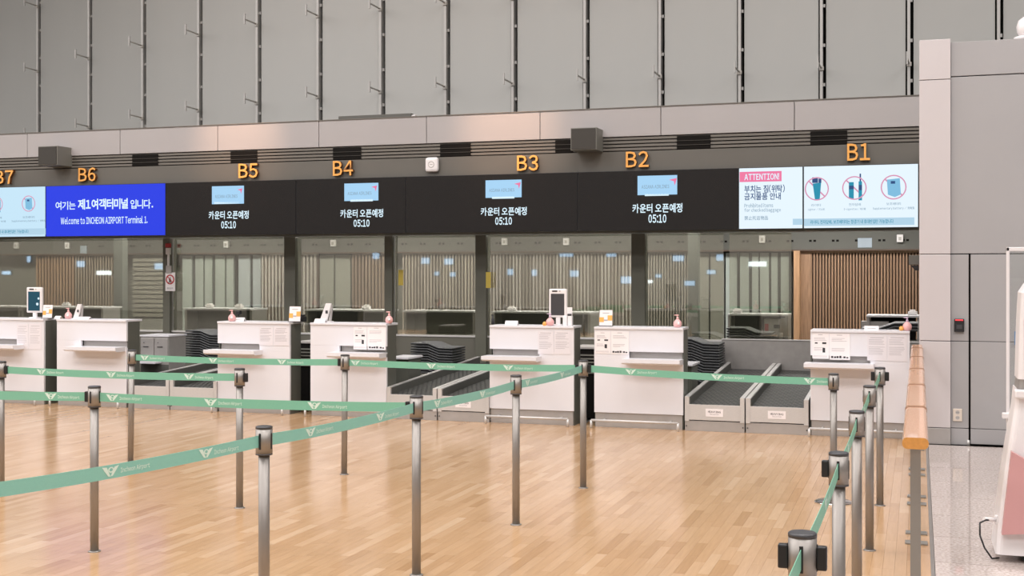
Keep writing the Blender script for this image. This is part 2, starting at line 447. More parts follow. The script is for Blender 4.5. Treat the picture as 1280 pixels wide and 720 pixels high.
slat_screen(1013, 1152, 36, SLATL, SLATD, 'brown wood slat wall right of the wooden post behind B1', YB-.2)
slat_screen(45, 94, 13, SLATL, SLATD, 'brown wood slats behind the B7 tablet', YB-.2)
slat_screen(94, 142, 14, mat('painted_dim_slat', (.30, .235, .18), .5), mat('painted_dim_slat_back', (.20, .165, .125), .6), 'brown wood slats painted dim as under glass, right of the bright slats behind B6', YB-.2)  # dimming by the overlying glass is put into these slat colours
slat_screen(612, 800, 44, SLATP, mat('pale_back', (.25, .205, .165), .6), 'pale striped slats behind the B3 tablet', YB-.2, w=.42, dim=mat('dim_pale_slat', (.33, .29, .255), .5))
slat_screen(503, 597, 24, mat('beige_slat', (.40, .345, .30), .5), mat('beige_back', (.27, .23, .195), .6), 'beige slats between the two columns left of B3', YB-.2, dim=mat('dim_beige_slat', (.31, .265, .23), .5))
slat_screen(374, 397, 5, SLATP, SLATD, 'narrow strip of pale slats right of the B5 and B4 column', YB-.2)
slat_screen(440, 482, 10, mat('brown_slat', (.30, .215, .165), .5), mat('brown_back', (.2, .145, .11), .6), 'brown slats left of the column beside B4', YB-.2)
slat_screen(327, 357, 7, SLATP, mat('tan_back', (.34, .225, .15), .6), 'tan panel with pale slats left of the B5 and B4 column', YB-.2)
slat_screen(810, 866, 16, mat('grey_slat', (.33, .30, .265), .5), mat('grey_back', (.22, .205, .18), .6), 'fine grey slats right of the B2 column', YB-.2)
pw = struct(M().box(X(992, YB-.4), X(999.5, YB-.4), YB-.4, YB-.1, 0, 1.965, .003).build('trim_4', WOODP), 'orange-brown wooden post at the left end of the slat wall')
M().box(X(999.5, YB-.2), X(1013, YB-.2), YB-.22, YB-.1, 0, 1.96).build('wood_panel', SLATL, pw)
def panel_row(edges, m, label, y=YB-.15, zt=1.96):
    x0 = X(edges[0][0], y); t = thing('panel_screen', label, 'panel screen', (x0, y, 0))
    M().box(-.02, X(edges[-1][1], y)-x0+.02, .04, .06, 0, zt).build('backing_board', mat('panel_gap', (.07, .075, .07), .6), t)
    for a, b in edges: M().box(X(a, y)-x0, X(b, y)-x0, 0, .04, .02, zt-.02, .003).build('panel', m, t)
panel_row([(907, 921), (925, 936), (940, 948), (950, 961), (964, 972), (976, 986)], PALEG, 'pale green panels with dark gaps left of the wooden post')
panel_row([(228, 240), (244, 254), (256, 265), (269, 281), (283, 292)], PALEG, 'pale grey curtain-like panels above the trays left of B5')
panel_row([(298, 312.5), (316, 326)], mat('pale_blue_panel', (.44, .48, .50), .4), 'pale blue door-like panels above the B5 counter')
panel_row([(399.5, 417), (419, 438)], mat('grey_green_panel', (.34, .34, .30), .5), 'grey-green panels above the B4 counter')
panel_row([(868, 886), (888, 905)], mat('olive_panel', (.30, .295, .26), .5), 'olive grey panels right of the fine grey slats')
pr = thing('louvre_screen', 'grey horizontal louvre blind left of the no-entry sign', 'blind', (X(166, YB-.2), YB-.2, 0))
M().box(-.02, X(204, YB)-X(166, YB)+.02, .03, .05, 0, 1.96).build('blind_board', OFFW, pr)
lm = M().box(0, X(204, YB)-X(166, YB), 0, .02, 0, .06).mesh('louvre_blade')
for k in range(13): link('louvre_blade', lm, mat('louvre_grey', (.30, .285, .24), .5) if k == 0 else bpy.data.materials['louvre_grey'], pr, (0, 0, .85+k*.082))
# inner columns seen through the glass
for i, (a, b) in enumerate(((142, 153), (860, 873))):
    y = 17.9; c = tag(M().box(X(a, y), X(b, y), y, y+.15, 0, 2.78, .003).build('column', mat('inner_column', (.17, .18, .165), .5)), ['grey inner column seen through the glass above B6', 'grey inner column seen through the glass right of B2'][i], 'column')
# back-row desks
def back_desk(a, b, label, dark=0, y=17.0, fill=None):
    x0, x1 = X(a, y), X(b, y); wd = x1-x0
    t = thing('back_desk', label, 'desk', (x0, y, 0), 0, 'back-row desks behind the glass')
    M().box(0, wd, -.05, .5, 1.055, 1.08, .004).build('desk_top', WHITE, t)
    for k in (0, wd-.04): M().box(k, k+.04, 0, .45, 0, 1.055).build('side_panel', PLINTH, t)
    M().box(.05, wd-.05, .3, .33, .3, 1.05).build('back_panel', fill or OFFD, t)
    M().box(.04, wd-.04, .02, .45, .72, .745).build('work_shelf', OFFW, t)
    return t
for a, b, lb, f_ in ((-40, 25, 'white-topped back desk behind the left end of B7', None), (27, 129, 'white-topped back desk behind the B7 tablet', VOID), (231, 315, 'white-topped back desk behind the B5 counter', OFFD),
                 (382, 482, 'white-topped back desk behind the B4 counter', OFFD), (505, 594, 'white-topped back desk between the B4 and B3 counters', OFFW),
                 (615, 738, 'white-topped back desk behind the B3 tablet', OFFD), (910, 985, 'white-topped back desk above the conveyors', OFFD), (1083, 1150, 'white-topped back desk behind the B1 counter', VOID)):
    back_desk(a, b, lb, fill=f_)

# ------------------------------------------------------------------ pillar, right wall, door
YP = 12.5
zj = [0, .16, .99, 1.82, 3.49, 3.878]
pl = struct(M().box(.022, .285, YP+.012, YP+.5, -.03, 3.86).build('wall_3', VOID), 'pale cladding pillar at the end of the counters')
for a, b in zip(zj, zj[1:]):
    M().box(.008, .292, YP, YP+.45, a+.003, b-.003, .004).build('pillar_panel', CLADL if a > .1 else PLINTH, pl)
rw = struct(M().box(.29, 4.5, YP+.06, YP+.4, -.03, 3.82).build('wall_4', VOID), 'grey clad wall right of the pillar')
DX0, DX1 = X(1213.5, YP), X(1213.5, YP)+1.05
zj2 = [0.0, .16, .99, 1.82]
for a, b in zip(zj2, zj2[1:]):
    M().box(.294, X(1211, YP), YP+.03, YP+.08, a+.003, b-.003, .003).build('wall_panel', CLAD, rw)
    M().box(DX1+.02, 4.5, YP+.03, YP+.08, a+.003, b-.003, .003).build('wall_panel', CLAD, rw)
for a, b in ((.294, 1.5), (1.506, 3.0), (3.006, 4.5)):
    M().box(a, b, YP+.03, YP+.08, 1.826, 3.51, .003).build('wall_panel', CLAD, rw)
    M().box(a, b, YP+.03, YP+.4, 3.52, 3.845, .003).build('wall_panel', CLAD, rw)
dr = struct(empty('door_1', (DX0, YP+.03, 0)), 'grey service door flush in the clad wall')
for a, b in zip(zj2, zj2[1:]):
    M().box(0, 1.05, 0, .04, max(a, .012)+.0025, b-.0025, .003).build('door_panel', CLAD, dr)
M().tube((-.02, -.01, .0), (-.02, -.01, .05), .012, 12).build('floor_pivot', STEEL, dr)
rd = thing('card_reader', 'black card reader with a red light on the grey wall beside the door', 'card reader', (X(1199, YP), YP+.03, Z(1199, 415, YP)))
M().box(-.045, .045, -.03, 0, 0, .125, .006).build('reader_body', BLACK, rd)
M().box(-.035, .035, -.034, -.03, .108, .118).build('status_light', REDL, rd)
M().box(-.025, .025, -.032, -.03, .03, .07).build('reader_pad', CAPD, rd)
ot = thing('wall_outlet', 'beige double wall outlet low beside the grey door', 'outlet', (X(1197, YP), YP+.03, Z(1197, 527, YP)))
M().box(-.042, .042, -.012, 0, 0, .12, .005).build('cover_plate', mat('outlet_beige', (.66, .58, .50), .4), ot)
for z in (.035, .085):
    M().tube((0, -.013, z), (0, -.006, z), .019, 16).build('socket', SLOTG, ot)
    M().box(-.009, -.005, -.0145, -.012, z-.004, z+.004).box(.005, .009, -.0145, -.012, z-.004, z+.004).build('pin_hole', BLACK, ot)
dm = thing('dome_lamp', 'small white dome on the top edge of the grey wall', 'lamp', (X(1283, YP), YP+.15, 3.845))
M().lathe([(.10, 0), (.10, .03), (.085, .035)], 24).build('lamp_base', WHITEP, dm)
M().lathe([(.05, .035), (.072, .08), (.078, .13), (.06, .19), (.02, .22)], 20).build('lamp_dome', WHITEP, dm)
cm = thing('wall_camera', 'dark box camera mounted on the left side of the pillar', 'camera', (-.03, 12.95, Z(1143, 338, 12.95)))
M().box(-.06, .04, -.06, .1, .055, .15, .006).build('camera_body', BULK, cm)
M().prism([(-.045, .05), (.035, .05), (.035, .0), (.0, .0)], -.05, .08).build('camera_visor', BLACK, cm)
M().box(.03, .06, .0, .06, .06, .12).build('mount_arm', BULK, cm)

# ================================================================== DISPLAYS AND LETTERS
YD = 15.38
def display(a, b, m, label, name='display_screen'):
    x0, x1 = X(a, YD), X(b, YD)
    t = thing(name, label, 'display', ((x0+x1)/2, YD, 2.177)); hw = (x1-x0)/2-.003
    M().box(-hw, hw, .004, .1, 0, .758).build('display_case', BLACK, t)
    M().box(-hw+.006, hw-.006, 0, .004, .006, .752).build('screen_face', m, t)
    return t
def on(t, px, py): x, z = at(px, py, YD); return x-t.location.x, z-t.location.z
def put_text(t, s, px0, px1, py0, py1, m, bold=.012, name='caption', depth=.0015):
    x0, z1 = on(t, px0, py0); x1, z0 = on(t, px1, py1)
    me = text_mesh(s, x1-x0, z1-z0, .0006, bold)
    return link(name, me, m, t, ((x0+x1)/2, -depth, (z0+z1)/2))
def put_rect(t, px0, px1, py0, py1, m, name, d0=.0012, thick=.0012):
    x0, z1 = on(t, px0, py0); x1, z0 = on(t, px1, py1)
    return M().box(x0, x1, -d0-thick, -d0+.001, z0, z1).build(name, m, t)
blk = [(207, 370, 285, 'black display reading 05:10 under the orange B5', (265, 305, 233, 254.5), (268, 299, 253.5), (261, 311, 264, 273.5), (276.5, 295, 276.5, 285.5)),
       (370, 507, 452, 'black display reading 05:10 under the orange B4', (430.5, 473, 229.5, 250.5), (438, 466, 250.5), (425.5, 479, 262, 271.5), (442, 462, 274.5, 283.5)),
       (507, 722, 629, 'black display reading 05:10 under the orange B3', (607, 652, 225.5, 246.5), (615, 643, 247), (601, 658.5, 259.5, 269), (619, 640, 271.5, 281)),
       (722, 923, 822, 'black display reading 05:10 under the orange B2', (797, 846.5, 220, 243), (806, 836, 243.5), (790.5, 853, 255, 265.5), (810.5, 833, 268, 278.5))]
for a, b, c, lb, L1, L2, L3, L4 in blk:
    t = display(a, b, DISPK, lb)
    lg = put_rect(t, *L1, S_LOGO, 'logo_plate')
    x0, x1, y0, y1 = L1; wpx = x1-x0; hpx = y1-y0
    put_text(t, 'ASIANA AIRLINES', x0+.1*wpx, x0+.80*wpx, y0+.50*hpx, y0+.66*hpx, S_GREY, .015, 'logo_lettering', .0032)
    fx, fz = on(t, x0+.80*wpx, y0+.12*hpx); k = .0098*wpx
    M().prism([(0, -.02*k), (.2*k, .02*k), (.17*k, -.09*k), (.145*k, -.17*k), (.12*k, -.06*k), (.02*k, -.03*k)], -.0042, -.0026).build('logo_mark', S_PINK, t, (fx, 0, fz-.02*k))
    put_rect(t, L2[0], L2[1], L2[2]-1, L2[2]+1, S_TXT, 'underline')
    put_text(t, '카운터 오픈예정', *L3, S_TXT, .02)
    put_text(t, '05:10', *L4, S_TXT, .025, 'time')
t = display(57, 207, S_BLUE, 'bright blue welcome display under the orange B6')
put_text(t, '여기는', 69.5, 94.5, 252, 262, S_TXT, .014)
put_text(t, '제1여객터미널', 97.5, 160, 249, 261, S_TXT, .028)
put_text(t, '입니다.', 163, 191.5, 249.5, 260.5, S_TXT, .016)
put_text(t, 'Welcome to INCHEON AIRPORT Terminal 1.', 76, 184.5, 271.5, 279, S_TXT, .014)
def notice(t, off, mini=False):
    """the prohibited-items panel; off shifts it in x (pixels at this place)"""
    s, ox, oy = off
    def q(x, y): return ox+(x-1077)*s, oy+(y-245)*s
    def tx(st, x0, x1, y0, y1, m, bo=.012):
        a = q(x0, y0); b = q(x1, y1); put_text(t, st, a[0], b[0], a[1], b[1], m, bo)
    for (cx, cy, cr), kind in (((1021, 236, 15), 0), ((1068, 235, 15), 1), ((1117, 234, 15.5), 2)):
        a = q(cx, cy); x, z = on(t, *a); r = cr*s*(.0095)
        grp = M().ring(x, z, r*.9, r, -.004, -.002)
        d = r*.66
        grp.prism([(x-d-.006, z+d-.006), (x-d+.006, z+d+.006), (x+d+.006, z-d+.006), (x+d-.006, z-d-.006)], -.0022, -.001)
        grp.build('prohibition_ring', S_RING, t)
        if kind == 0:
            M().prism([(x-.34*r, z+.45*r), (x+.36*r, z+.52*r), (x+.24*r, z-.98*r), (x-.14*r, z-1.0*r)], -.003, -.0018).build('lighter_body', S_TEAL, t)
            M().box(x-.38*r, x+.10*r, -.0034, -.0018, z+.5*r, z+.98*r).box(x+.14*r, x+.38*r, -.0034, -.0018, z+.5*r, z+.86*r).build('lighter_top', S_NAVY, t)
        elif kind == 1:
            M().box(x-.45*r, x-.05*r, -.003, -.0018, z-.9*r, z+.5*r).box(x+.34*r, x+.62*r, -.003, -.0018, z-1.05*r, z+.55*r).build('vape_body', S_TEAL, t)
            M().box(x-.45*r, x-.05*r, -.0034, -.0018, z-.1*r, z+.2*r).box(x+.34*r, x+.62*r, -.0034, -.0018, z-.2*r, z+.25*r).box(x+.42*r, x+.54*r, -.0034, -.0018, z+.55*r, z+1.2*r).build('vape_band', S_NAVY, t)
        else:
            M().prism([(x-.52*r, z+.62*r), (x+.48*r, z+.72*r), (x+.56*r, z-.6*r), (x+.1*r, z-.8*r), (x-.44*r, z-.6*r)], -.003, -.0018).build('battery_pack', S_SKY, t)
            M().box(x-.22*r, x+.12*r, -.0036, -.0018, z+.28*r, z+.5*r).build('battery_window', S_NAVY, t)
    for st, x0, x1, y in (('라이터', 1014, 1026, 256.5), ('전자담배', 1061, 1076, 255.7), ('보조배터리', 1108, 1126, 254.7)): tx(st, x0, x1, y-1.6, y+1.6, S_GREY, .005)
    for st, x0, x1, y in (('Lighter / 打火机', 1010, 1031, 262), ('E-cigarettes / 电子烟', 1055, 1082, 261.5), ('Supplementary battery / 充电宝', 1091, 1143, 260.5)): tx(st, x0, x1, y-1.5, y+1.5, S_NAVY if False else S_GREY, .012)
    a = q(1005, 273.5); b = q(1143, 281); put_rect(t, a[0], b[0], a[1], b[1], S_STRIP, 'notice_strip', .0006, .0006)
    tx('라이터, 전자담배, 보조배터리는 항공기 내 휴대반입만 가능합니다', 1013, 1117, 275.2, 279.2, S_TEAL, .01)
t = display(923, 1004, S_WHITE, 'white attention display with a pink banner left of B1')
put_rect(t, 991, 1003.3, 273.5, 281, S_STRIP, 'notice_strip', .0006, .0006)
put_rect(t, 924.5, 977, 215, 226.5, S_PINK, 'banner', .0012, .0012)
put_text(t, 'ATTENTION!', 930.5, 974, 217.5, 224.5, S_TXT, .02, 'banner_text', .0034)
put_text(t, '부치는 짐(위탁)', 930.5, 981, 231.5, 240.5, S_NAVY, .018)
put_text(t, '금지물품 안내', 930.5, 976, 241.5, 249.5, S_NAVY, .018)
put_text(t, 'Prohibited items', 930.5, 966.5, 254.5, 259, S_GREY, .012)
put_text(t, 'for checked baggage', 930.5, 976, 260.5, 265.5, S_GREY, .012)
put_text(t, '禁止托运物品', 930.5, 960, 270, 275, S_GREY, .012)
t = display(1004, 1148.5, S_WHITE, 'white display with three prohibited items under the orange B1')
notice(t, (1, 1077, 245))
t = display(-80, 57, S_PALE, 'pale blue display with prohibited items at the left edge')
notice(t, (.82, 3, 263.5))
t = display(-330, -80, DISPK, 'black display beyond the pale blue display')
def letters(s, px0, px1, py0, py1):
    x0, z1 = at(px0, py0, YF-.03); x1, z0 = at(px1, py1, YF-.03)
    z0, z1 = 2.965, 3.178
    me = text_mesh(s, x1-x0, .205, .05, .012)
    me.materials.append(ORANGE); me.materials.append(ORANGED)
    for p in me.polygons: p.material_index = 0 if p.normal.y < -.7 else 1
    zc = (at(0, 0, YF)[1]*0)+Z((px0+px1)/2, (py0+py1)/2, YF-.03)
    tag(link('letter_sign', me, None, None, ((x0+x1)/2, YF+.008, zc)), 'orange raised letters %s on the grey fascia band' % s, 'sign', 'orange counter signs')
for s, a, b, c, d in (('B7', -6, 17, 212, 231), ('B6', 98.5, 120, 209, 227.5), ('B5', 298.5, 322.5, 204.5, 222.5), ('B4', 416.5, 441.5, 201, 219.5), ('B3', 646.5, 673, 194, 213.5), ('B2', 782.5, 811, 189, 209), ('B1', 1059, 1087.5, 179, 201)):
    letters(s, a, b, c, d)
# projector boxes, wall speaker, lamp bar
for px, lb, pyb in ((47, 'dark box projecting from the fascia above B6', 207), (713, 'dark box projecting from the fascia above B3', 188)):
    y0 = 15.17; x0 = X(px, y0); t = thing('speaker_box', lb, 'speaker', (x0+.17, y0, Z(px, pyb, y0)), 0, 'boxes on the fascia')
    M().box(-.17, .17, .012, YF-y0+.02, 0, .285, .004).build('box_body', BOXG, t)
    M().box(-.158, .158, 0, .014, .012, .273).build('front_grille', BOXF, t)
ws = thing('wall_speaker', 'cream rounded wall speaker on the fascia between B4 and B3', 'speaker', (X(541, YF), YF+.01, Z(541, 206, YF)))
M().box(-.095, .095, -.07, 0, -.10, .10, .035).build('speaker_body', WHITEP, ws)
M().ring(0, 0, .035, .045, -.074, -.069).build('grille_ring', SLOTG, ws)
M().box(-.02, .02, -.073, -.069, -.006, .006).build('speaker_badge', SLOTG, ws)
lb = thing('lamp_bar', 'long thin grey lamp bar lying along the fascia top', 'lamp', ((X(421, YF)+X(512, YF))/2, YF+.1, 3.762)); hw = (X(512, YF)-X(421, YF))/2
M().box(-hw, hw, -.05, .05, 0, .05, .004).build('bar_body', BULK, lb)
M().box(hw, hw+.05, -.03, .03, 0, .03).build('bar_end', WHITEP, lb)

# small white emergency boxes on the bulkhead, labels, signs on columns
BL = ['small white box on the bulkhead, leftmost at the B7 display', 'small white box under the blue display', 'small white box under the B5 display', 'small white box under the B4 display', 'small white box right of the column left of B3', 'small white box under the B3 display, its right one', 'small white box under the white attention display', 'small white box under the B1 display beside the pillar']
for lbx, (px, py) in zip(BL, ((21, 307), (85, 307), (283.5, 305.5), (417, 304), (631, 302), (708, 302), (953, 299), (1125, 298))):
    y = YB-.3; x, z = at(px, py, y)
    t = thing('sensor_box', lbx, 'sensor', (x, y+.012, z), 0, 'white boxes on the bulkhead')
    M().box(-.045, .045, -.05, 0, -.055, .055, .006).build('box_body', WHITEP, t)
    M().box(-.02, .02, -.056, -.05, -.03, .02).build('box_window', SLOTG, t)
for lbx, (px, py, w_) in zip(('pale label plate on the bulkhead above the B6 slats', 'pale label plate on the bulkhead above the B1 slats'), ((104.5, 312, .1), (1081, 303.5, .16))):
    y = YB-.29; x, z = at(px, py, y); t = tag(M().box(x-w_/1.0*.5-.02, x+w_*.5+.02, y-.004, y+.008, z-.07, z+.07).build('label_plate', mat('label_blue', (.34, .40, .46), .4)), lbx, 'label plate')
y = YG-.11
x, z = at(213, 351, y)
t = thing('no_entry_sign', 'white no-entry sign with a red circle on the column left of B5', 'sign', (x, y, z))
M().box(-.085, .085, -.008, .004, -.155, .125, .004).build('sign_plate', PAPERK, t)
M().ring(0, .02, .056, .074, -.012, -.007).prism([(-.05, .062), (-.042, .07), (.05, -.022), (.042, -.03)], -.0125, -.0085).build('red_ring', RED, t)
M().lathe([(.001, .055), (.012, .05), (.012, .04), (.001, .036)], 10).prism([(-.012, .034), (.018, .03), (.01, 0), (.026, -.035), (.014, -.037), (0, -.008), (-.018, -.037), (-.028, -.03), (-.01, .0), (-.022, .012)], -.011, -.008).build('walking_figure', INKD, t, (0, -.001, 0))
link('caption', text_mesh('출입금지', .1, .028, .001, .02), INK, t, (0, -.0085, -.112))
x, z = at(211.5, 312, y)
t = thing('alarm_beacon', 'red topped alarm beacon above the no-entry sign', 'alarm', (x, y, z))
M().box(-.04, .04, -.05, .0, .03, .095, .01).build('red_lens', RED, t)
M().box(-.035, .035, -.045, 0, -.075, .025, .006).build('beacon_body', WHITEP, t)
M().box(-.012, .012, -.03, 0, -.24, -.075).build('cable_duct', WHITEP, t)
M().box(-.045, .045, -.02, 0, -.36, -.24, .003).build('junction_box', PLINTH, t)
for lbx, (px, py) in zip(('yellow vertical sticker on the glass right of the B4 column', 'yellow vertical sticker beside the column left of B3'), ((501, 347), (610.5, 350))):
    yy = YG-.012 if px < 600 else YG-.105; x, z = at(px, py, yy)
    tag(M().box(x-.035, x+.035, yy-.006, yy+.004, z-.11, z+.11).build('warning_sticker', YELLOW), lbx, 'sticker')

# ================================================================== CHECK-IN COUNTERS
YC = 12.8; CWID = .955; CH = 1.055
def counter(x0, rec0, rec1, led0, led1, label, w=CWID, rail=None):
    """front faces the viewer; recess and ledge given as local x from the left edge"""
    t = thing('check_in_counter', label, 'counter', (x0, YC, 0), 0, 'white check-in counters')
    zr0, zr1 = .728, .808
    # front panel: four pieces around the recess
    f = M().box(0, w, 0, .03, zr1, CH-.012, .002).box(0, w, 0, .03, .155, zr0, .002)
    if rec0 > .02: f.box(0, rec0, 0, .03, zr0, zr1)
    if rec1 < w-.02: f.box(rec1, w, 0, .03, zr0, zr1)
    f.build('front_panel', WHITE, t)
    a, b = max(rec0-.0, .016), min(rec1, w-.016)
    M().box(a, b, .05, .07, zr0-.02, zr1+.02).build('recess_back', SLOTG, t)
    lg = M().prism([(-.20, zr0+.012), (-.20, zr0-.026), (-.17, zr0-.042), (.03, zr0-.042), (.03, zr0+.012)], led0, led1, 'yz').build('bag_ledge', WHITE, t)
    M().box(0, w, -.012, .32, CH-.012, CH+.012, .003).build('counter_top', WHITE, t)
    for k in (0, w-.012): M().box(k, k+.012, .03, .27, .0, CH-.013).build('side_panel', OLIVE, t)
    M().box(.01, w-.01, .012, .03, 0, .152).build('plinth', PLINTH, t)
    M().box(.02, w-.02, .24, .27, .1, CH-.02).build('inner_panel', OLIVE, t)
    ft = M(); rl = rail or w
    ft.path([(.0, -.13, .0), (0, -.13, .085), (rl-.03, -.13, .085), (rl-.03, -.13, 0)], .013, 10)
    for k in (.12, w-.13): ft.tube((k, -.13, .085), (k, .02, .085), .009, 8)
    ft.build('foot_rail', STEEL, t)
    return t
CX0 = {}
for nm, x0, w_, r, l in (('B7', -11.3, CWID, (.0, .61), (-.07, .66)), ('B6', -10.152, 1.013, (.36, 1.0), (.25, 1.0)), ('B5', -7.874, CWID, (.02, .56), (-.07, .60)), ('B4', -6.653, CWID, (.37, .955), (.30, .955)),
                         ('B3', -4.467, CWID, (.02, .57), (-.03, .59)), ('B2', -3.285, CWID, (.38, .955), (.34, .955)), ('B1', -1.036, CWID, (.02, .58), (-.05, .62))):
    CX0[nm] = x0
    counter(x0, r[0], r[1], l[0], l[1], 'white check-in counter under the orange %s sign' % nm, w_, 1.27 if nm == 'B1' else None)
# posted sheets
def sheet(px0, px1, py0, py1, label, style, m=PAPER):
    y = YC-.002; x0, z1 = at(px0, py0, y); x1, z0 = at(px1, py1, y); w_, h_ = x1-x0, z1-z0
    t = thing('notice_sheet', label, 'notice', (x0, y, z0))
    M().box(0, w_, -.0012, .0014, 0, h_).build('paper', m, t)
    pr_ = M(); random.seed(int(px0)*7)
    def bar(a, b, z, th, d=.0016): pr_.box(a*w_, b*w_, -d, -.001, z*h_, z*h_+th)
    if style == 'text':
        bar(.15, .85, .90, .005)
        for k in range(11):
            if k in (4,): continue
            bar(.08, .62+.3*random.random(), .82-k*.058, .0035)
        pr_.build('printed_lines', INK, t)['kind'] = 'stuff'
    else:
        bar(.35, .62, .92, .005)
        for k in range(3): bar(.1, .6+.3*random.random(), .80-k*.05, .0035)
        for k in range(3): bar(.1, .5+.3*random.random(), .42-k*.05, .0035)
        for k in range(2): bar(.05, .9, .1-k*.04, .003)
        pr_.build('printed_lines', INK, t)['kind'] = 'stuff'
        ic = M()
        if style == 'icons':
            ic.box(.62*w_, .78*w_, -.0018, -.001, .24*h_, .42*h_).box(.15*w_, .32*w_, -.0018, -.001, .58*h_, .63*h_).box(.6*w_, .85*w_, -.0018, -.001, .57*h_, .64*h_)
        else:
            for k, (a, hh) in enumerate(((.08, .12), (.22, .10), (.34, .12), (.48, .14), (.68, .11), (.82, .07))): ic.box(a*w_, (a+.1)*w_, -.0018, -.001, .06*h_, (.06+hh*.65)*h_)
        ic.build('printed_icons', INKD, t)['kind'] = 'stuff'
for a in ((21, 35.5, 405, 437, 'posted text sheet on the B7 counter, left of its pair', 'text'), (36.5, 52, 404.5, 437, 'posted text sheet on the B7 counter, right of its pair', 'text'),
          (324, 341.5, 408.5, 432, 'posted text sheet on the B5 counter, left of its pair', 'text'), (342.5, 361, 408.5, 432.5, 'posted text sheet on the B5 counter, right of its pair', 'text'),
          (442, 458.5, 408, 437, 'posted sheet with small icons on the B4 counter, left of its pair', 'icons', PAPERK), (459.5, 482, 408, 437.5, 'posted sheet with a row of pictures on the B4 counter', 'row', PAPERK),
          (672.5, 692, 413.5, 443, 'posted text sheet on the B3 counter, left of its pair', 'text'), (692.8, 713, 413.5, 443, 'posted text sheet on the B3 counter, right of its pair', 'text'),
          (744, 763, 414, 442, 'posted sheet with small icons on the B2 counter, left of its pair', 'icons', PAPERK), (764, 786, 414, 443, 'posted sheet with a row of pictures on the B2 counter', 'row', PAPERK),
          (1015.5, 1036, 416, 448.5, 'posted sheet with small icons on the B1 counter, leftmost of four', 'icons', PAPERK), (1037, 1062.5, 416.5, 450, 'posted sheet with a row of pictures on the B1 counter', 'row', PAPERK),
          (1084, 1108.5, 419, 451, 'posted text sheet on the B1 counter, third of four', 'text'), (1109.5, 1134, 419, 452, 'posted text sheet on the B1 counter, rightmost of four', 'text')):
    sheet(*a)

# ------------------------------------------------------------------ baggage conveyors
YV = 12.78
def conveyor(px0, px1, label, plate=True, ln=3.0, rise=.15):
    x0, x1 = X(px0, YV), X(px1, YV); w_ = x1-x0
    t = thing('baggage_conveyor', label, 'conveyor', (x0, YV, 0), 0, 'baggage conveyors between the counters')
    zb, zw = .275, .355; g = .045
    def slab(m_, a, b, z0a, z1a, y0, y1, dz0, dz1):
        pass
    for a in (.004, w_-g-.004):
        M().prism([(0, .10), (.0, zw), (ln, zw+rise), (ln, .02), (.02, .02), (.02, .10)], a, a+g, 'yz').build('side_wall', STEEL, t)
    for a in (.004+g, w_-g-.010):
        M().prism([(.03, zb-.02), (.03, zw-.008), (ln-.02, zw+rise-.008), (ln-.02, zb+rise-.02)], a, a+.006, 'yz').build('wall_liner', OFFD, t)
    M().box(g, w_-g, .0, .02, .115, zb, .002).build('front_panel', STEEL, t)
    M().box(.004, w_-.004, .008, .03, .0, .105, .002).build('base_panel', PLINTH, t)
    M().prism([(.02, zb-.03), (.02, zb-.006), (ln, zb+rise-.006), (ln, zb+rise-.03)], g+.004, w_-g-.004, 'yz').build('belt', RUBBER, t)
    rb = M(); p = .075; n = int((ln-.1)/p)
    for k in range(n):
        y = .06+k*p; z = zb-.006+rise*(y-.02)/(ln-.02)
        for j in range(8):
            xa = g+.02+(w_-2*g-.04)*(j+.5*(k % 2)*.9)/8.5
            rb.box(xa, xa+.035, y, y+.03, z-.001, z+.004)
    o = rb.build('belt_cleats', mat('belt_cleat', (.125, .125, .115), .6) if 'belt_cleat' not in bpy.data.materials else bpy.data.materials['belt_cleat'], t); o['kind'] = 'stuff'
    if plate:
        p_ = M().box(w_/2-.09, w_/2+.09, -.003, .001, .155, .235).build('label_plate', PAPERK, t)
        link('label_print', text_mesh('HEAVY BAG', .13, .022, .0006, .02), INKD, p_, (w_/2, -.003, .205))
        link('label_print', text_mesh('주의 CAUTION', .09, .016, .0006, .01), INK, p_, (w_/2, -.003, .178))
    for a in (.02, w_-.02): M().tube((a, .004, .05), (a, .011, .05), .008, 8).build('base_screw', CAPD, t)
    return t
for a in ((855.5, 931, 'left baggage conveyor beside the B2 counter'), (931.8, 1011, 'right baggage conveyor beside the B1 counter'),
          (483, 546, 'left baggage conveyor beside the B4 counter', False), (546.8, 611.5, 'right baggage conveyor beside the B3 counter'),
          (160, 211.5, 'left baggage conveyor beside the B6 counter', False), (212, 271, 'right baggage conveyor beside the B5 counter', False)):
    conveyor(*a)

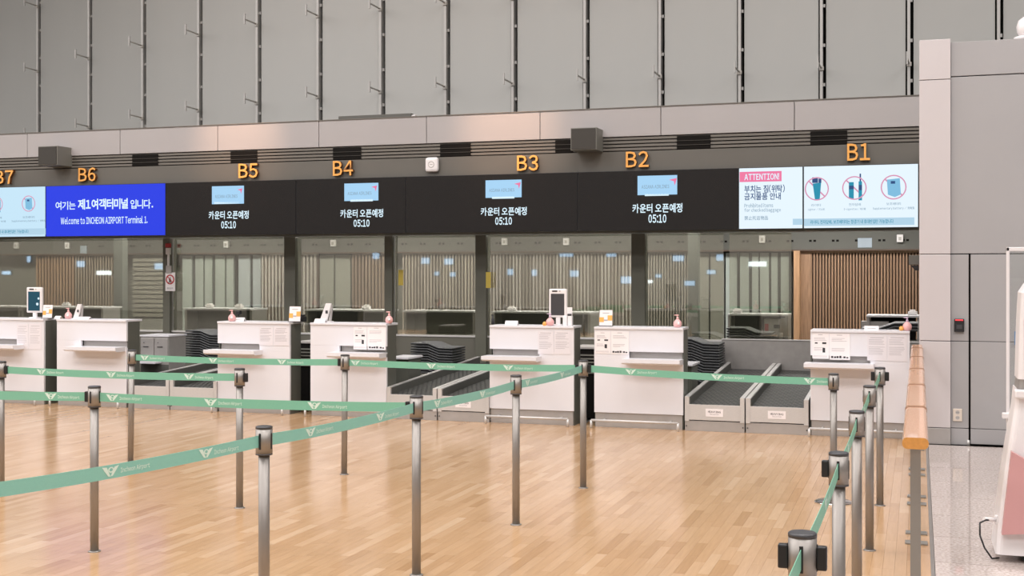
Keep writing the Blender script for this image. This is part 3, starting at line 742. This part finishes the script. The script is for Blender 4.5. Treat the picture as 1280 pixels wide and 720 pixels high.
# ------------------------------------------------------------------ stacks of baggage trays
def tray_mesh(fl_=1):
    P = [(-.34, .055), (-.10, .055), (.05, .0), (.24, -.004)]
    if fl_ < 0: P = [(-x, z) for x, z in P][::-1]
    top = P; bot = [(x, z-.018) for x, z in P][::-1]
    return M().prism(top+bot, -.24, .24).mesh('tray_shell'), M().prism([(x*1.012, z+.004) for x, z in P]+[(x*1.012, z-.003) for x, z in P][::-1], -.247, .247).mesh('tray_rim')
TM = {1: tray_mesh(1), -1: tray_mesh(-1)}
def tray_stack(x, y, ztop, n, where, side=1, pitch=.034, stand=True):
    z0 = ztop-.055-pitch*(n-1)
    if stand:
        s = thing('tray_dolly', 'low dark dolly under the tray stack '+where, 'dolly', (x, y, 0))
        M().box(-.24, .24, -.22, .22, max(.05, z0-.06), z0-.024, .004).build('dolly_deck', BLACK, s)
        for a in (-.2, .2):
            for b in (-.18, .18): M().box(a-.02, a+.02, b-.02, b+.02, 0, max(.05, z0-.06)).build('leg', BLACK, s)
    proto = None
    for k in range(n):
        i = n-1-k
        loc = (x+random.uniform(-.004, .004), y+random.uniform(-.006, .006), z0+pitch*k)
        lab = 'black wavy baggage tray, %s of the stack %s' % (('topmost' if i == 0 else ORD[i]+' from the top'), where)
        if proto is None:
            proto = thing('baggage_tray', lab, 'tray', loc, 0, 'stacked black trays '+where)
            link('tray_shell', TM[side][0], TRAYM, proto); link('tray_rim', TM[side][1], TRAYR, proto)
        else: dup(proto, loc, lab)
def stack_at(px_right, py_top, y, n, where, side=1, stand=True, pitch=.034):
    x, z = at(px_right, py_top, y)
    tray_stack(x-.25, y+.25, z, n, where, side, pitch, stand)
stack_at(277, 414, 15.12, 14, 'left of the B5 counter')
stack_at(566, 430, 14.95, 12, 'right of the B4 counter')
stack_at(899.5, 424.5, 15.22, 15, 'right of the B2 counter')
stack_at(965, 411, 16.32, 4, 'behind the steel panel')
stack_at(1136, 404.5, 13.9, 3, 'behind the B1 counter', -1)

# staff-side furniture between the counters
def staff_shelf(x, label):
    t = thing('staff_shelf', label, 'shelf', (x, 13.55, 0), 0, 'staff shelves behind the counters')
    M().box(-.26, 0, 0, .45, .61, .635, .004).build('shelf_top', WHITE, t)
    M().box(-.25, -.02, .04, .43, 0, .61).build('shelf_body', OLIVE, t)
staff_shelf(-5.75, 'small white staff shelf right of the B4 counter')
staff_shelf(-2.36, 'small white staff shelf right of the B2 counter')
cb = thing('grey_cabinet', 'grey two-door cabinet with small white shelf right of B6', 'cabinet', (X(176, 14.15), 14.15, 0))
wd = X(211, 14.15)-X(176, 14.15)
M().box(0, wd, 0, .4, .0, .79, .004).build('cabinet_body', PLINTH, cb)
M().box(-.01, wd+.01, -.01, .41, .79, .81).build('cabinet_top', WHITE, cb)
for k in (0, 1):
    d = M().box(k*wd/2+.008, (k+1)*wd/2-.008, -.015, 0, .5, .77, .003).build('door', PLINTH, cb)
    M().box(k*wd/2+.05, k*wd/2+.13, -.022, -.015, .65, .66).build('handle', CAPD, d)
    M().tube((k*wd/2+.06, -.02, .71), (k*wd/2+.06, -.014, .71), .006, 8).build('lock', CAPD, d)
M().box(0, wd*.75, -.16, -.01, .44, .46).build('pull_shelf', WHITE, cb)
M().box(.0, wd-.0, -.004, .0, .02, .42).build('lower_bay', OFFD, cb)
for a, b, y, lbx in ((376, 389, 13.55, 'black computer cabinet in the gap between B5 and B4'), (722, 744, 13.55, 'black computer cabinet in the gap between B3 and B2'), (55, 73, 13.45, 'black computer cabinet in the gap between B7 and B6')):
    x0, x1 = X(a-8, y), X(b+4, y); t = thing('computer_cabinet', lbx, 'cabinet', ((x0+x1)/2, y, 0)); h = (x1-x0)/2
    M().box(-h, h, 0, .5, .0, .78).build('cabinet_body', VOID, t)
    M().box(-h, h, -.01, .5, .78, .80).build('cabinet_top', SLOTG, t)
    sl = M().box(-h*.9, h*.9, -.006, 0, 0, .018).mesh('vent_slat')
    for k in range(6): link('vent_slat', sl, BOXG, t, (0, 0, .5+k*.04))

# ------------------------------------------------------------------ things on the counters
ZC = CH+.012; YO = YC+.1
def tent_card(px0, px1, py0, label, y=YO, group=None):
    x0, x1 = X(px0, y), X(px1, y); h = Z((px0+px1)/2, py0, y)-ZC
    t = thing('tent_card', label, 'card', ((x0+x1)/2, y, ZC)); hw = (x1-x0)/2
    M().prism([(-.035, 0), (-.033, 0), (0, h-.002), (.033, 0), (.035, 0), (.001, h+.001), (-.001, h+.001)], -hw, hw, 'yz').build('card', PAPERK, t)
    M().box(-hw*.6, hw*.6, -.024, -.02, h*.42, h*.5).build('printed_line', INK, t)
for a in ((98.5, 113, 396, 'white tent card on the B6 counter'), (294, 306, 397, 'white tent card on the left of the B5 counter'), (394, 407.5, 398.5, 'white tent card on the B4 counter'), (632, 647.5, 401, 'white tent card on the left of the B3 counter'), (1080.5, 1098.5, 407.5, 'white tent card on the B1 counter'), (69.5, 76.5, 395, 'small white tent card at the left end of B6')):
    tent_card(*a)
def bottle(px, label, orange=0, y=YO):
    t = thing('sanitizer_bottle', label, 'bottle', (X(px, y), y, ZC), 0, 'pink pump bottles on the counters')
    M().lathe([(.022, 0), (.038, .008), (.045, .035), (.040, .06), (.022, .08), (.012, .088)], 20).build('bottle_body', PINK, t)
    pm = M().lathe([(.012, .086), (.012, .108), (.006, .11), (.006, .122), (.013, .124), (.013, .135)], 14).box(-.035, .005, -.006, .006, .125, .134, .002).build('pump', PINK if not orange else mat('lilac_pump', (.62, .48, .62), .4) if 'lilac_pump' not in bpy.data.materials else bpy.data.materials['lilac_pump'], t)
    if orange: M().lathe([(.016, 0), (.024, .01), (.02, .035), (.006, .045)], 12, -.055, -.02).build('orange_figure', ORANGEP, t)
    else: M().lathe([(.012, .03), (.014, .045), (.004, .06)], 10, .018, -.036).build('bottle_label', PAPERK, t)
for px, lbx, o in ((85.5, 'pink pump bottle on the B6 counter', 0), (290, 'pink pump bottle at the left end of B5', 0), (486.5, 'pink pump bottle at the right end of B4', 0), (687.5, 'pink pump bottle left of the tablet stand on B3', 1), (847, 'pink pump bottle at the right end of B2', 0), (1134, 'pink pump bottle with orange foot at the right end of B1', 1)):
    bottle(px, lbx, o, YO-.045 if px in (687.5, 290) else YO)
def tablet(px0, px1, py0, py1, label, glow):
    y = YO+.05; x0, z1 = at(px0, py0, y); x1, z0 = at(px1, py1, y); hw = (x1-x0)/2; hz = z1-z0
    t = thing('tablet_terminal', label, 'tablet', ((x0+x1)/2, y, ZC), 0, 'face-scan terminals on stands'); zb = z0-ZC
    M().box(-hw, hw, 0, .035, zb, zb+hz, .012).build('terminal_case', WHITEP, t)
    M().box(-hw*.76, hw*.72, -.003, .002, zb+hz*.08, zb+hz*.83).build('screen', TABS if glow else CAPD, t)
    M().box(-hw*.62, -hw*.05, -.003, .002, zb+hz*.895, zb+hz*.945, .001).build('camera_bar', BLACK, t)
    M().tube((hw*.22, -.003, zb+hz*.92), (hw*.22, .004, zb+hz*.92), .009, 12).build('camera_lens', SLOTG, t)
    M().box(-hw*.24, hw*.24, .005, .03, .012, zb+.02, .004).build('stand_neck', WHITEP, t)
    M().box(-hw*.5, hw*.5, -.03, .09, 0, .014, .004).build('stand_foot', WHITEP, t)
    if glow:
        M().tube((hw*.42, -.0045, zb+hz*.34), (hw*.42, -.002, zb+hz*.34), .018, 16).tube((hw*.58, -.0045, zb+hz*.56), (hw*.58, -.002, zb+hz*.56), .014, 16).build('screen_bubble', S_TXT, t)
tablet(33, 52.5, 359, 391, 'white face-scan tablet with glowing blue screen on the B7 counter', 1)
tablet(686, 708.5, 361, 397, 'white face-scan tablet with dark screen on the B3 counter', 0)
def leaflet(px0, px1, py0, label, y=YO):
    x0, x1 = X(px0, y), X(px1, y); hw = (x1-x0)/2; h = Z(px0, py0, y)-ZC
    t = thing('leaflet_stand', label, 'leaflet stand', ((x0+x1)/2, y, ZC), 0, 'orange and white leaflet stands')
    rot = Matrix.Rotation(-.12, 4, 'X')
    M().box(-hw, hw, 0, .006, .0, h, .001, rot).build('poster_card', PAPERK, t)
    M().box(-hw, -hw*.3, -.0015, .001, h*.26, h*.56, 0, rot).build('orange_block', ORANGEP, t); M().box(hw*.28, hw, -.0015, .001, h*.36, h*.68, 0, rot).build('orange_block', ORANGEP, t)
    M().box(-hw*.3, hw*.3, -.002, .001, h*.34, h*.42, 0, rot).build('printed_line', INK, t); M().box(-hw*.5, hw*.5, -.002, .001, h*.8, h*.84, 0, rot).build('printed_line', INK, t)
    M().box(-hw, hw, -.03, .05, 0, .008, .002).build('stand_foot', CAPD, t)
leaflet(53, 64.5, 381, 'orange and white leaflet stand right of the B7 tablet')
leaflet(361, 375, 383, 'orange and white leaflet stand at the right end of B5')
leaflet(749, 765, 387.5, 'orange and white leaflet stand on the left of B2')
# card terminals and stands
def card_terminal(px0, px1, py0, label, lean=.3, y=YO):
    x0, x1 = X(px0, y), X(px1, y); h = Z(px0, py0, y)-ZC; hw = (x1-x0)/2
    t = thing('card_terminal', label, 'terminal', ((x0+x1)/2, y, ZC))
    k = lean*h
    M().prism([(-hw, 0), (hw*.2, 0), (hw, h), (hw*.1, h)], -.0, .02).build('terminal_arm', WHITEP, t)
    M().box(hw*.05, hw*.45, -.006, 0, h*.45, h*.62, .003).build('terminal_eye', CAPD, t)
    M().prism([(hw*.3, 0), (hw*.75, 0), (hw, h*.9), (hw*.9, h*.9)], .025, .05).build('back_strut', SLOTG, t)
    M().box(-hw, hw, -.03, .07, 0, .01, .003).build('terminal_foot', WHITEP, t)
card_terminal(91, 101.5, 380, 'white leaning card terminal on the B6 counter')
card_terminal(399, 414, 379, 'white leaning document stand on the B4 counter', .3, YO+.1)
t = thing('white_holder', 'white card holder box right of the B3 tablet', 'holder', (X(709, YO+.02), YO+.02, ZC))
for k in (-.052, .003): M().box(k, k+.05, 0, .05, 0, .105, .006).build('holder_box', WHITEP, t)
M().box(-.01, .05, .02, .03, .105, .2).build('paper_slip', PAPERK, t)
M().box(.0, .045, .005, .02, .108, .13, .003).build('holder_clip', CAPD, t)
t = thing('desk_camera', 'small black camera behind the tent card on B5', 'camera', (X(297, YO+.08), YO+.08, ZC))
M().box(-.03, .03, 0, .05, .075, .12, .008).build('camera_head', BLACK, t); M().tube((0, .025, 0), (0, .025, .08), .008, 10).build('camera_neck', BLACK, t); M().lathe([(.03, 0), (.03, .008)], 14, 0, .025).build('camera_foot', BLACK, t)
t = thing('black_pump', 'slim black dispenser at the left end of B3', 'dispenser', (X(616, YO+.1), YO+.1, ZC))
M().lathe([(.016, 0), (.018, .01), (.016, .06), (.008, .07), (.008, .1)], 12).build('dispenser_body', BLACK, t)
M().box(-.018, .006, -.005, .005, .098, .108).build('nozzle', BLACK, t)
t = thing('desk_phone', 'dark telephone on the desk end beside the B5 leaflet', 'telephone', (X(377, YO+.12), YO+.12, ZC))
M().prism([(-.05, 0), (.05, 0), (.05, .06), (-.05, .025)], -.04, .04, 'yz').build('phone_base', BLACK, t)
M().box(-.04, .04, -.03, .03, .062, .085, .01).build('handset', BLACK, t)
# small things on the back desks
for px, lbx, py in ((83, 'small white cup on the desk behind B7', 377), (299, 'small white box on the desk behind B5', 381), (262, 'tiny white cup on the desk behind the tray stack', 381), (458, 'white paper heap on the desk behind B4', 384), (640, 'white box on the desk behind B3', 384), (922, 'white paper heap on the desk behind the conveyors', 388), (1141, 'white paper tray on the desk behind B1', 388)):
    y = 17.2; x = X(px, y); t = thing('desk_item', lbx, 'stationery', (x, y, 1.08))
    M().box(-.06, .06, -.05, .05, 0, .05, .012).build('item_base', WHITEP, t); M().box(-.04, .035, -.03, .04, .05, .07, .006).build('item_top', PAPERK, t)
t = thing('label_printer', 'grey equipment box with red and white cups under the desk above the conveyors', 'printer', (X(970, 17.04), 17.04, .746))
M().box(-.16, .14, 0, .2, 0, .27, .006).build('printer_case', PLINTH, t); M().box(-.03, .05, -.006, 0, .14, .19).build('printer_slot', BLACK, t); M().box(-.15, -.1, -.006, 0, .1, .2).build('red_button_strip', RED, t)
for k in (-.03, .07): M().lathe([(.022, 0), (.03, .08), (.028, .085)], 14, k, -.06).build('cup', PAPERK, t)
t = thing('label_printer', 'grey equipment box under the desk behind B1', 'printer', (X(1096, 17.04), 17.04, .746))
M().box(-.2, .15, 0, .2, 0, .25, .006).build('printer_case', PLINTH, t); M().box(-.1, .0, -.006, 0, .1, .17).build('printer_slot', BLACK, t); M().box(.06, .13, -.006, 0, .06, .17).build('key_field', CAPD, t)

# ================================================================== STANCHIONS AND BELTS
def stanchion_proto():
    t = empty('stanchion_post')
    M().lathe([(.0245, .006), (.0245, .86)], 20).build('pole', CHROME, t)
    M().lathe([(.037, 0), (.037, .004), (.029, .007), (.0245, .008)], 20).build('floor_flange', CHROME, t)
    h = M().lathe([(.0365, .858), (.0365, .966)], 28).build('belt_head', CHROME, t)
    M().lathe([(.0370, .852), (.0370, .858)], 28).build('lower_ring', CAPD, t)
    M().lathe([(.0372, .966), (.0372, .974), (.034, .977), (.03, .978)], 28).build('top_cap', CAPD, t)
    for k in range(4):
        a = math.pi/2*k
        s = M().box(-.005, .005, -.0385, -.034, .878, .948, .0015, Matrix.Rotation(a, 4, 'Z')).build('belt_slot', BLACK, t)
    return t
PR = stanchion_proto()
POSTS = {'P1': (-6.57, 7.65, 'steel stanchion cut by the left photo edge'), 'P2': (-4.62, 6.16, 'steel stanchion in the front row at left, standing before the B6 counter'), 'P3': (-6.47, 9.12, 'far steel stanchion just right of the B6 counter'),
         'P4': (-4.508, 7.614, 'steel stanchion standing before the B5 counter'), 'P5': (-4.445, 9.14, 'far steel stanchion standing before the B4 counter'), 'P6': (-2.716, 4.792, 'nearest steel stanchion on the left, its foot out of frame'),
         'P7': (-2.595, 6.227, 'steel stanchion where two green belts meet, before the conveyors left of B3'), 'P8': (-2.495, 7.672, 'steel stanchion standing before the B3 counter'), 'P9': (-2.432, 9.139, 'far steel stanchion between the B3 and B2 counters'),
         'P10': (-.577, 9.128, 'steel stanchion with a round base plate before the B1 counter'), 'P11': (-.258, 9.105, 'farthest steel stanchion of the right-hand row'), 'P12': (-.275, 7.621, 'second farthest steel stanchion of the right-hand row'),
         'P13': (-.284, 6.221, 'middle steel stanchion of the right-hand row'), 'P14': (-.283, 4.769, 'second nearest stanchion of the right-hand row, with a black clip'), 'P15': (-.285, 3.273, 'nearest stanchion of the right-hand row, its head at the bottom edge'),
         'P0': (-2.98, 3.35, 'steel stanchion beyond the lower left corner'), 'PL': (-6.63, 6.1, 'steel stanchion beyond the left edge in the front row')}
first = True
PO = {}
for k, (x, y, lbx) in POSTS.items():
    if first: o = PR; o.location = (x, y, 0); tag(o, lbx, 'stanchion', 'steel belt stanchions'); first = False
    else: o = dup(PR, (x, y, 0), lbx, group='steel belt stanchions')
    PO[k] = o
PO['P3'].rotation_euler = (0, math.radians(.9), 0); PO['P5'].rotation_euler = (0, math.radians(.5), 0)
def clip_on(k, side):
    m = {'l': M().box(-.062, -.036, -.013, .013, .882, .944, .004), 'r': M().box(.036, .062, -.013, .013, .882, .944, .004), 'f': M().box(-.013, .013, -.062, -.036, .882, .944, .004), 'b': M().box(-.013, .013, .036, .062, .882, .944, .004)}[side]
    m.build('belt_clip', BLACK, PO[k])
for k, s in (('P1', 'r'), ('P2', 'l'), ('P4', 'r'), ('P5', 'l'), ('P7', 'l'), ('P9', 'r'), ('P11', 'l'), ('P11', 'r'), ('P14', 'l'), ('P15', 'l'), ('P15', 'r'), ('P9', 'l')): clip_on(k, s)
for c in list(PO['P10'].children):
    if c.name.startswith('floor_flange'): bpy.data.objects.remove(c)
M().lathe([(.135, 0), (.135, .006), (.12, .014), (.03, .02), (.0245, .022)], 40).build('base_plate', mat('mirror_steel', (.75, .74, .73), .15, 1), PO['P10'])
PO['P10'].scale = (1, 1, .945)

def emblem():
    # winged mark: two swept wings meeting in a pointed tail around a curl
    m = M()
    m.prism([(-.50, .30), (-.22, .26), (-.02, -.30), (-.14, -.30)], -.0004, .0)
    m.prism([(-.40, .10), (-.16, .02), (.0, -.32), (-.10, -.30)], -.0006, -.0002)
    m.prism([(.50, .30), (.24, .24), (.0, -.30), (.12, -.30)], -.0004, 0)
    m.ring(.03, .08, .10, .17, -.0006, -.0001, 18)
    return m.mesh('belt_emblem')
EMB = emblem(); LET = text_mesh('Incheon Airport', .15, .024, 0, .012)
def belt(k0, k1, label, fr, flip, tint=None, sag=.012, z=.9135, h=.052):
    a = Vector((PO[k0].location.x, PO[k0].location.y, 0)); b = Vector((PO[k1].location.x, PO[k1].location.y, 0)); d = (b-a); L_ = d.length; d.normalize()
    if k1 == 'P10': zb_ = z*.945
    else: zb_ = z
    rz = math.atan2(d.y, d.x)
    o = empty('barrier_belt', (a.x, a.y, 0), rz); tag(o, label, 'barrier belt', 'green printed barrier belts')
    n = 14; r0, r1 = .036, L_-.036
    bm = bmesh.new(); rows = []
    def zz(s): return z+(zb_-z)*s-4*sag*s*(1-s)
    for i in range(n+1):
        s = i/n; x = r0+(r1-r0)*s; c = zz(s)
        rows.append([bm.verts.new((x, yy, c+q)) for yy, q in ((-.0008, -h/2), (.0008, -h/2), (.0008, h/2), (-.0008, h/2))])
    for p, q in zip(rows, rows[1:]):
        for j in range(4): bm.faces.new((p[j], p[(j+1) % 4], q[(j+1) % 4], q[j]))
    bm.faces.new(rows[0]); bm.faces.new(rows[-1][::-1]); bmesh.ops.recalc_face_normals(bm, faces=bm.faces)
    me = bpy.data.meshes.new('belt_band'); bm.to_mesh(me); bm.free(); link('belt_band', me, tint or BELTG, o)
    for s in fr:
        for side in (1, -1):
            sx = s if side == 1 else s
            e = link('belt_emblem', EMB, PRINT, o, (s*L_, -.0011*side, zz(s)+.002)); e.scale = (.084, 1, .062)
            t = link('belt_lettering', LET, PRINT, o, (s*L_+side*.125, -.0013*side, zz(s)-.003))
            if side < 0: e.rotation_euler = (0, 0, math.pi); t.rotation_euler = (0, 0, math.pi)
    return o
BELTC = mat('painted_sheen_belt', (.25, .56, .48), .4, 0, .05, 300)  # cyan specular sheen of the slanting row mixed into the belt's base colour
belt('P3', 'P5', 'green belt between the two far stanchions before B5', (.07, .40, .72), 0)
belt('P5', 'P9', 'green belt running before the B3 counter and its conveyors', (.05, .38, .70), 0)
belt('P9', 'P10', 'green belt running before the B2 counter and the right conveyors', (.20, .55, .91), 0)
belt('P1', 'P4', 'green belt from the left-edge stanchion before B7 and B6', (.18, .48, .80), 0)
belt('PL', 'P2', 'green belt entering from the left edge in the front row', (.55, .85), 0)
belt('P2', 'P7', 'long green belt crossing the middle of the front row', (.06, .38, .70), 0)
belt('P0', 'P6', 'nearest green belt, lower left corner', (.40, .75), 0, BELTC)
belt('P6', 'P7', 'green belt between the nearest left stanchion and the belt junction', (.26, .72), 0, BELTC)
belt('P7', 'P8', 'green belt running back from the belt junction', (.18, .62), 0, BELTC)
belt('P8', 'P9', 'green belt with a painted bluish sheen, farthest of the slanting row before B3', (.15, .65), 0, BELTC)
belt('P14', 'P13', 'green belt between the second and middle stanchions of the right-hand row', (.45,), 0)
belt('P13', 'P12', 'green belt between the middle and second farthest right-hand stanchions', (.5,), 0)
belt('P12', 'P11', 'green belt at the far end of the right-hand row', (.5,), 0)
belt('P15', 'P14', 'green belt between the two nearest right-hand stanchions', (.55,), 0)
POSTS['PN'] = (-.31, 1.9, ''); PO['PN'] = dup(PR, (-.31, 1.9, 0), 'steel stanchion beyond the bottom edge', group='steel belt stanchions')
belt('PN', 'P15', 'green belt leaving the nearest right-hand stanchion towards the viewer', (.2,), 0)

# ================================================================== HANDRAIL
RX = -.012; RY0, RY1 = 5.45, 12.46; RZ = .955
hr = thing('wooden_handrail', 'long wooden handrail on grey posts ending at the pillar', 'handrail', (RX, RY0, 0))
def rr(w_, h_, r, n=6):
    P = []
    for cx, cz, a0 in ((w_/2-r, h_/2-r, 0), (-w_/2+r, h_/2-r, 90), (-w_/2+r, -h_/2+r, 180), (w_/2-r, -h_/2+r, 270)):
        for k in range(n+1):
            a = math.radians(a0+90*k/n); P.append((cx+r*math.cos(a), cz+r*math.sin(a)))
    return P
prof = [(x, RZ-.024+z) for x, z in rr(.106, .048, .021)]
profs = [(x*1.02, RZ-.024+(z-RZ+.024)*1.02) for x, z in prof]
ends = [0]+[y-RY0 for y in (6.72, 8.05, 9.38, 10.7, 11.95)]+[RY1-RY0]
for a, b in zip(ends, ends[1:]):
    M().prism(prof, a+(.006 if a else .004), b-.006).build('rail_segment', HAND, hr)
for a in ends[1:-1]: M().prism(profs, a-.042, a+.042).build('rail_joint', HANDJ, hr)
M().prism(prof, 0, .004).build('rail_end', HANDE, hr)
pm = M().box(-.022, .022, -.006, .006, .012, RZ-.046).mesh('post_plate')
bmz = M().box(-.065, .065, -.04, .04, 0, .012, .003).mesh('base_plate')
for y in (.3, ends[1]-.15, ends[1]+.15, ends[2]-.15, ends[2]+.15, ends[3]-.15, ends[3]+.15, ends[4]-.15, ends[4]+.15, ends[5]+.1):
    p = link('rail_post', pm, GREYP, hr, (0, y, 0)); link('base_plate', bmz, GREYP, p)

# ================================================================== KIOSK ROBOT, ACRYLIC FRAME, CABLE AT RIGHT
KY = 7.75
kz = lambda py: EYE-(py-CY)*KY/F/(.3689*sn+cs)*1.0
ks = thing('guide_robot', 'white and pink guide robot cut by the right photo edge', 'robot', (.78, KY, 0))
xl = [(704, 1243), (690, 1241.5), (655, 1244), (600, 1250.5), (555, 1257), (505, 1265.5), (482, 1268), (470, 1270), (400, 1272), (365, 1274), (352, 1283)]
lev = [(max(.045, kz(py)), X(px, KY)-.78) for py, px in xl]
def loft(levels, name, m, grow=0, dx=0, dy=0):
    b = M(); rings = []
    for z, x in levels:
        hw = -x+grow; dp = min(.24, max(.16, hw*.6))+grow
        P = rr(2*hw, 2*dp, .035, 4)
        rings.append([b.bm.verts.new((p+dx, q+dy, z)) for p, q in P])
    n = len(rings[0])
    for a, c in zip(rings, rings[1:]):
        for k in range(n): b.bm.faces.new((a[k], a[(k+1) % n], c[(k+1) % n], c[k]))
    b.bm.faces.new(rings[0][::-1]); b.bm.faces.new(rings[-1])
    return b.build(name, m, ks)
loft(lev[:7], 'lower_shell', WHITEP)
pk = [(lev[2][0]+.01, lev[2][1]), (lev[3][0], lev[3][1]), (lev[4][0]-.02, lev[4][1])]
pf = M()
pf.prism([(lev[2][1]+.02, lev[2][0]), (-.05, lev[2][0]+.03), (.12, lev[2][0]+.10), (.12, lev[4][0]-.16), (-.1, lev[4][0]-.10), (lev[4][1]+.015, lev[4][0])], -.262, -.2)
pf.build('pink_front_panel', PINKR, ks)
loft([lev[6], (lev[6][0]+.02, lev[6][1]+.004), lev[7]], 'waist_ring', STEELD, -.006)
loft(lev[7:11], 'upper_shell', WHITEP)
loft([(lev[7][0]+.02, lev[7][1]+.01), lev[8], (lev[9][0]-.03, lev[9][1])], 'pink_upper_panel', PINKR, 0, .014, -.012)
M().box(-.22, .22, -.15, .15, .012, .05).build('chassis', BLACK, ks)
for sx in (-.2, .2):
    for sy in (-.11, .11): M().tube((sx-.012, sy, .03), (sx+.012, sy, .03), .03, 16).build('wheel', CAPD, ks)
M().box(lev[7][1]-.02, lev[7][1]+.06, -.2, -.1, lev[6][0]-.05, lev[6][0]-.0, .01).build('hand_grip', WHITEP, ks)
tag(M().path([(.395, 7.655, .215), (.37, 7.60, .225), (.335, 7.58, .21), (.335, 7.57, .14), (.36, 7.57, .07), (.40, 7.58, .01), (.44, 7.62, .008)], .005, 8).build('power_cable', BLACK), 'black cable looping from the white plug on the guide robot', 'cable')
tag(M().tube((.36, 7.62, .225), (.43, 7.68, .215), .012, 12).box(.42, .45, 7.665, 7.7, .19, .24, .004).build('cable_plug', WHITEP), 'white plug on the side of the guide robot', 'plug')
YA = 9.8
fx = X(1258, YA)
af = thing('acrylic_screen', 'clear acrylic screen in a white frame behind the guide robot', 'screen', (fx, YA, 0)); zt = Z(1258, 309, YA)
M().box(0, .022, 0, .03, .0, zt, .004).build('frame_post', WHITEP, af); M().box(.68, .715, 0, .035, 0, zt, .004).build('frame_post', WHITEP, af)
M().box(.0, .715, 0, .03, zt-.03, zt, .004).build('frame_head', WHITEP, af)
M().box(.03, .68, .012, .018, .03, zt-.03).build('clear_pane', CLEAR, af)
M().box(.055, .13, .004, .012, zt-.72, zt-.62).build('blue_sticker', mat('blue_sticker', (.14, .25, .42), .4), af)
M().box(-.03, .05, -.03, .03, Z(1258, 523, YA), Z(1258, 516, YA), .006).build('frame_bracket', WHITEP, af)

# departure boards hanging behind the viewer; they are what the office glass mirrors
for px, py, w_, h_, m in ((130, 341, 26, 6, REFW), (8, 341, 16, 5, REFL), (36, 324, 6, 9, REFL), (101, 330, 14, 9, REFL), (199, 333, 15, 9, REFL), (470, 320, 10, 8, REFL), (532, 326, 12, 8, REFL), (561, 327, 13, 8, REFL), (546, 342, 7, 5, REFL), (566, 343, 8, 6, REFL),
                          (638, 340, 8, 8, REFL), (668, 341, 7, 8, REFL), (708, 319, 18, 4, REFL), (764, 319, 13, 4, REFL), (718, 342, 12, 8, REFL), (784, 350, 16, 9, REFL), (812, 352, 8, 4, REFW), (823, 345, 8, 4, REFL), (848, 323, 14, 7, REFL), (900, 322, 9, 8, REFL), (862, 354, 13, 6, REFL), (889, 340, 11, 5, REFL), (947, 330, 22, 6, REFW)):
    yv = 2*YG+7; x, z = at(px, py, yv); s_ = yv/15.0*.0097
    t = thing('departure_board', 'small lit departure board hung behind the viewer', 'display', (x, -7, z), math.pi, 'departure boards behind the viewer')
    M().box(-w_*s_/2-.02, w_*s_/2+.02, 0, .08, -h_*s_/2-.02, h_*s_/2+.02).build('board_case', BLACK, t)
    M().box(-w_*s_/2, w_*s_/2, -.004, .001, -h_*s_/2, h_*s_/2).build('board_face', m, t)
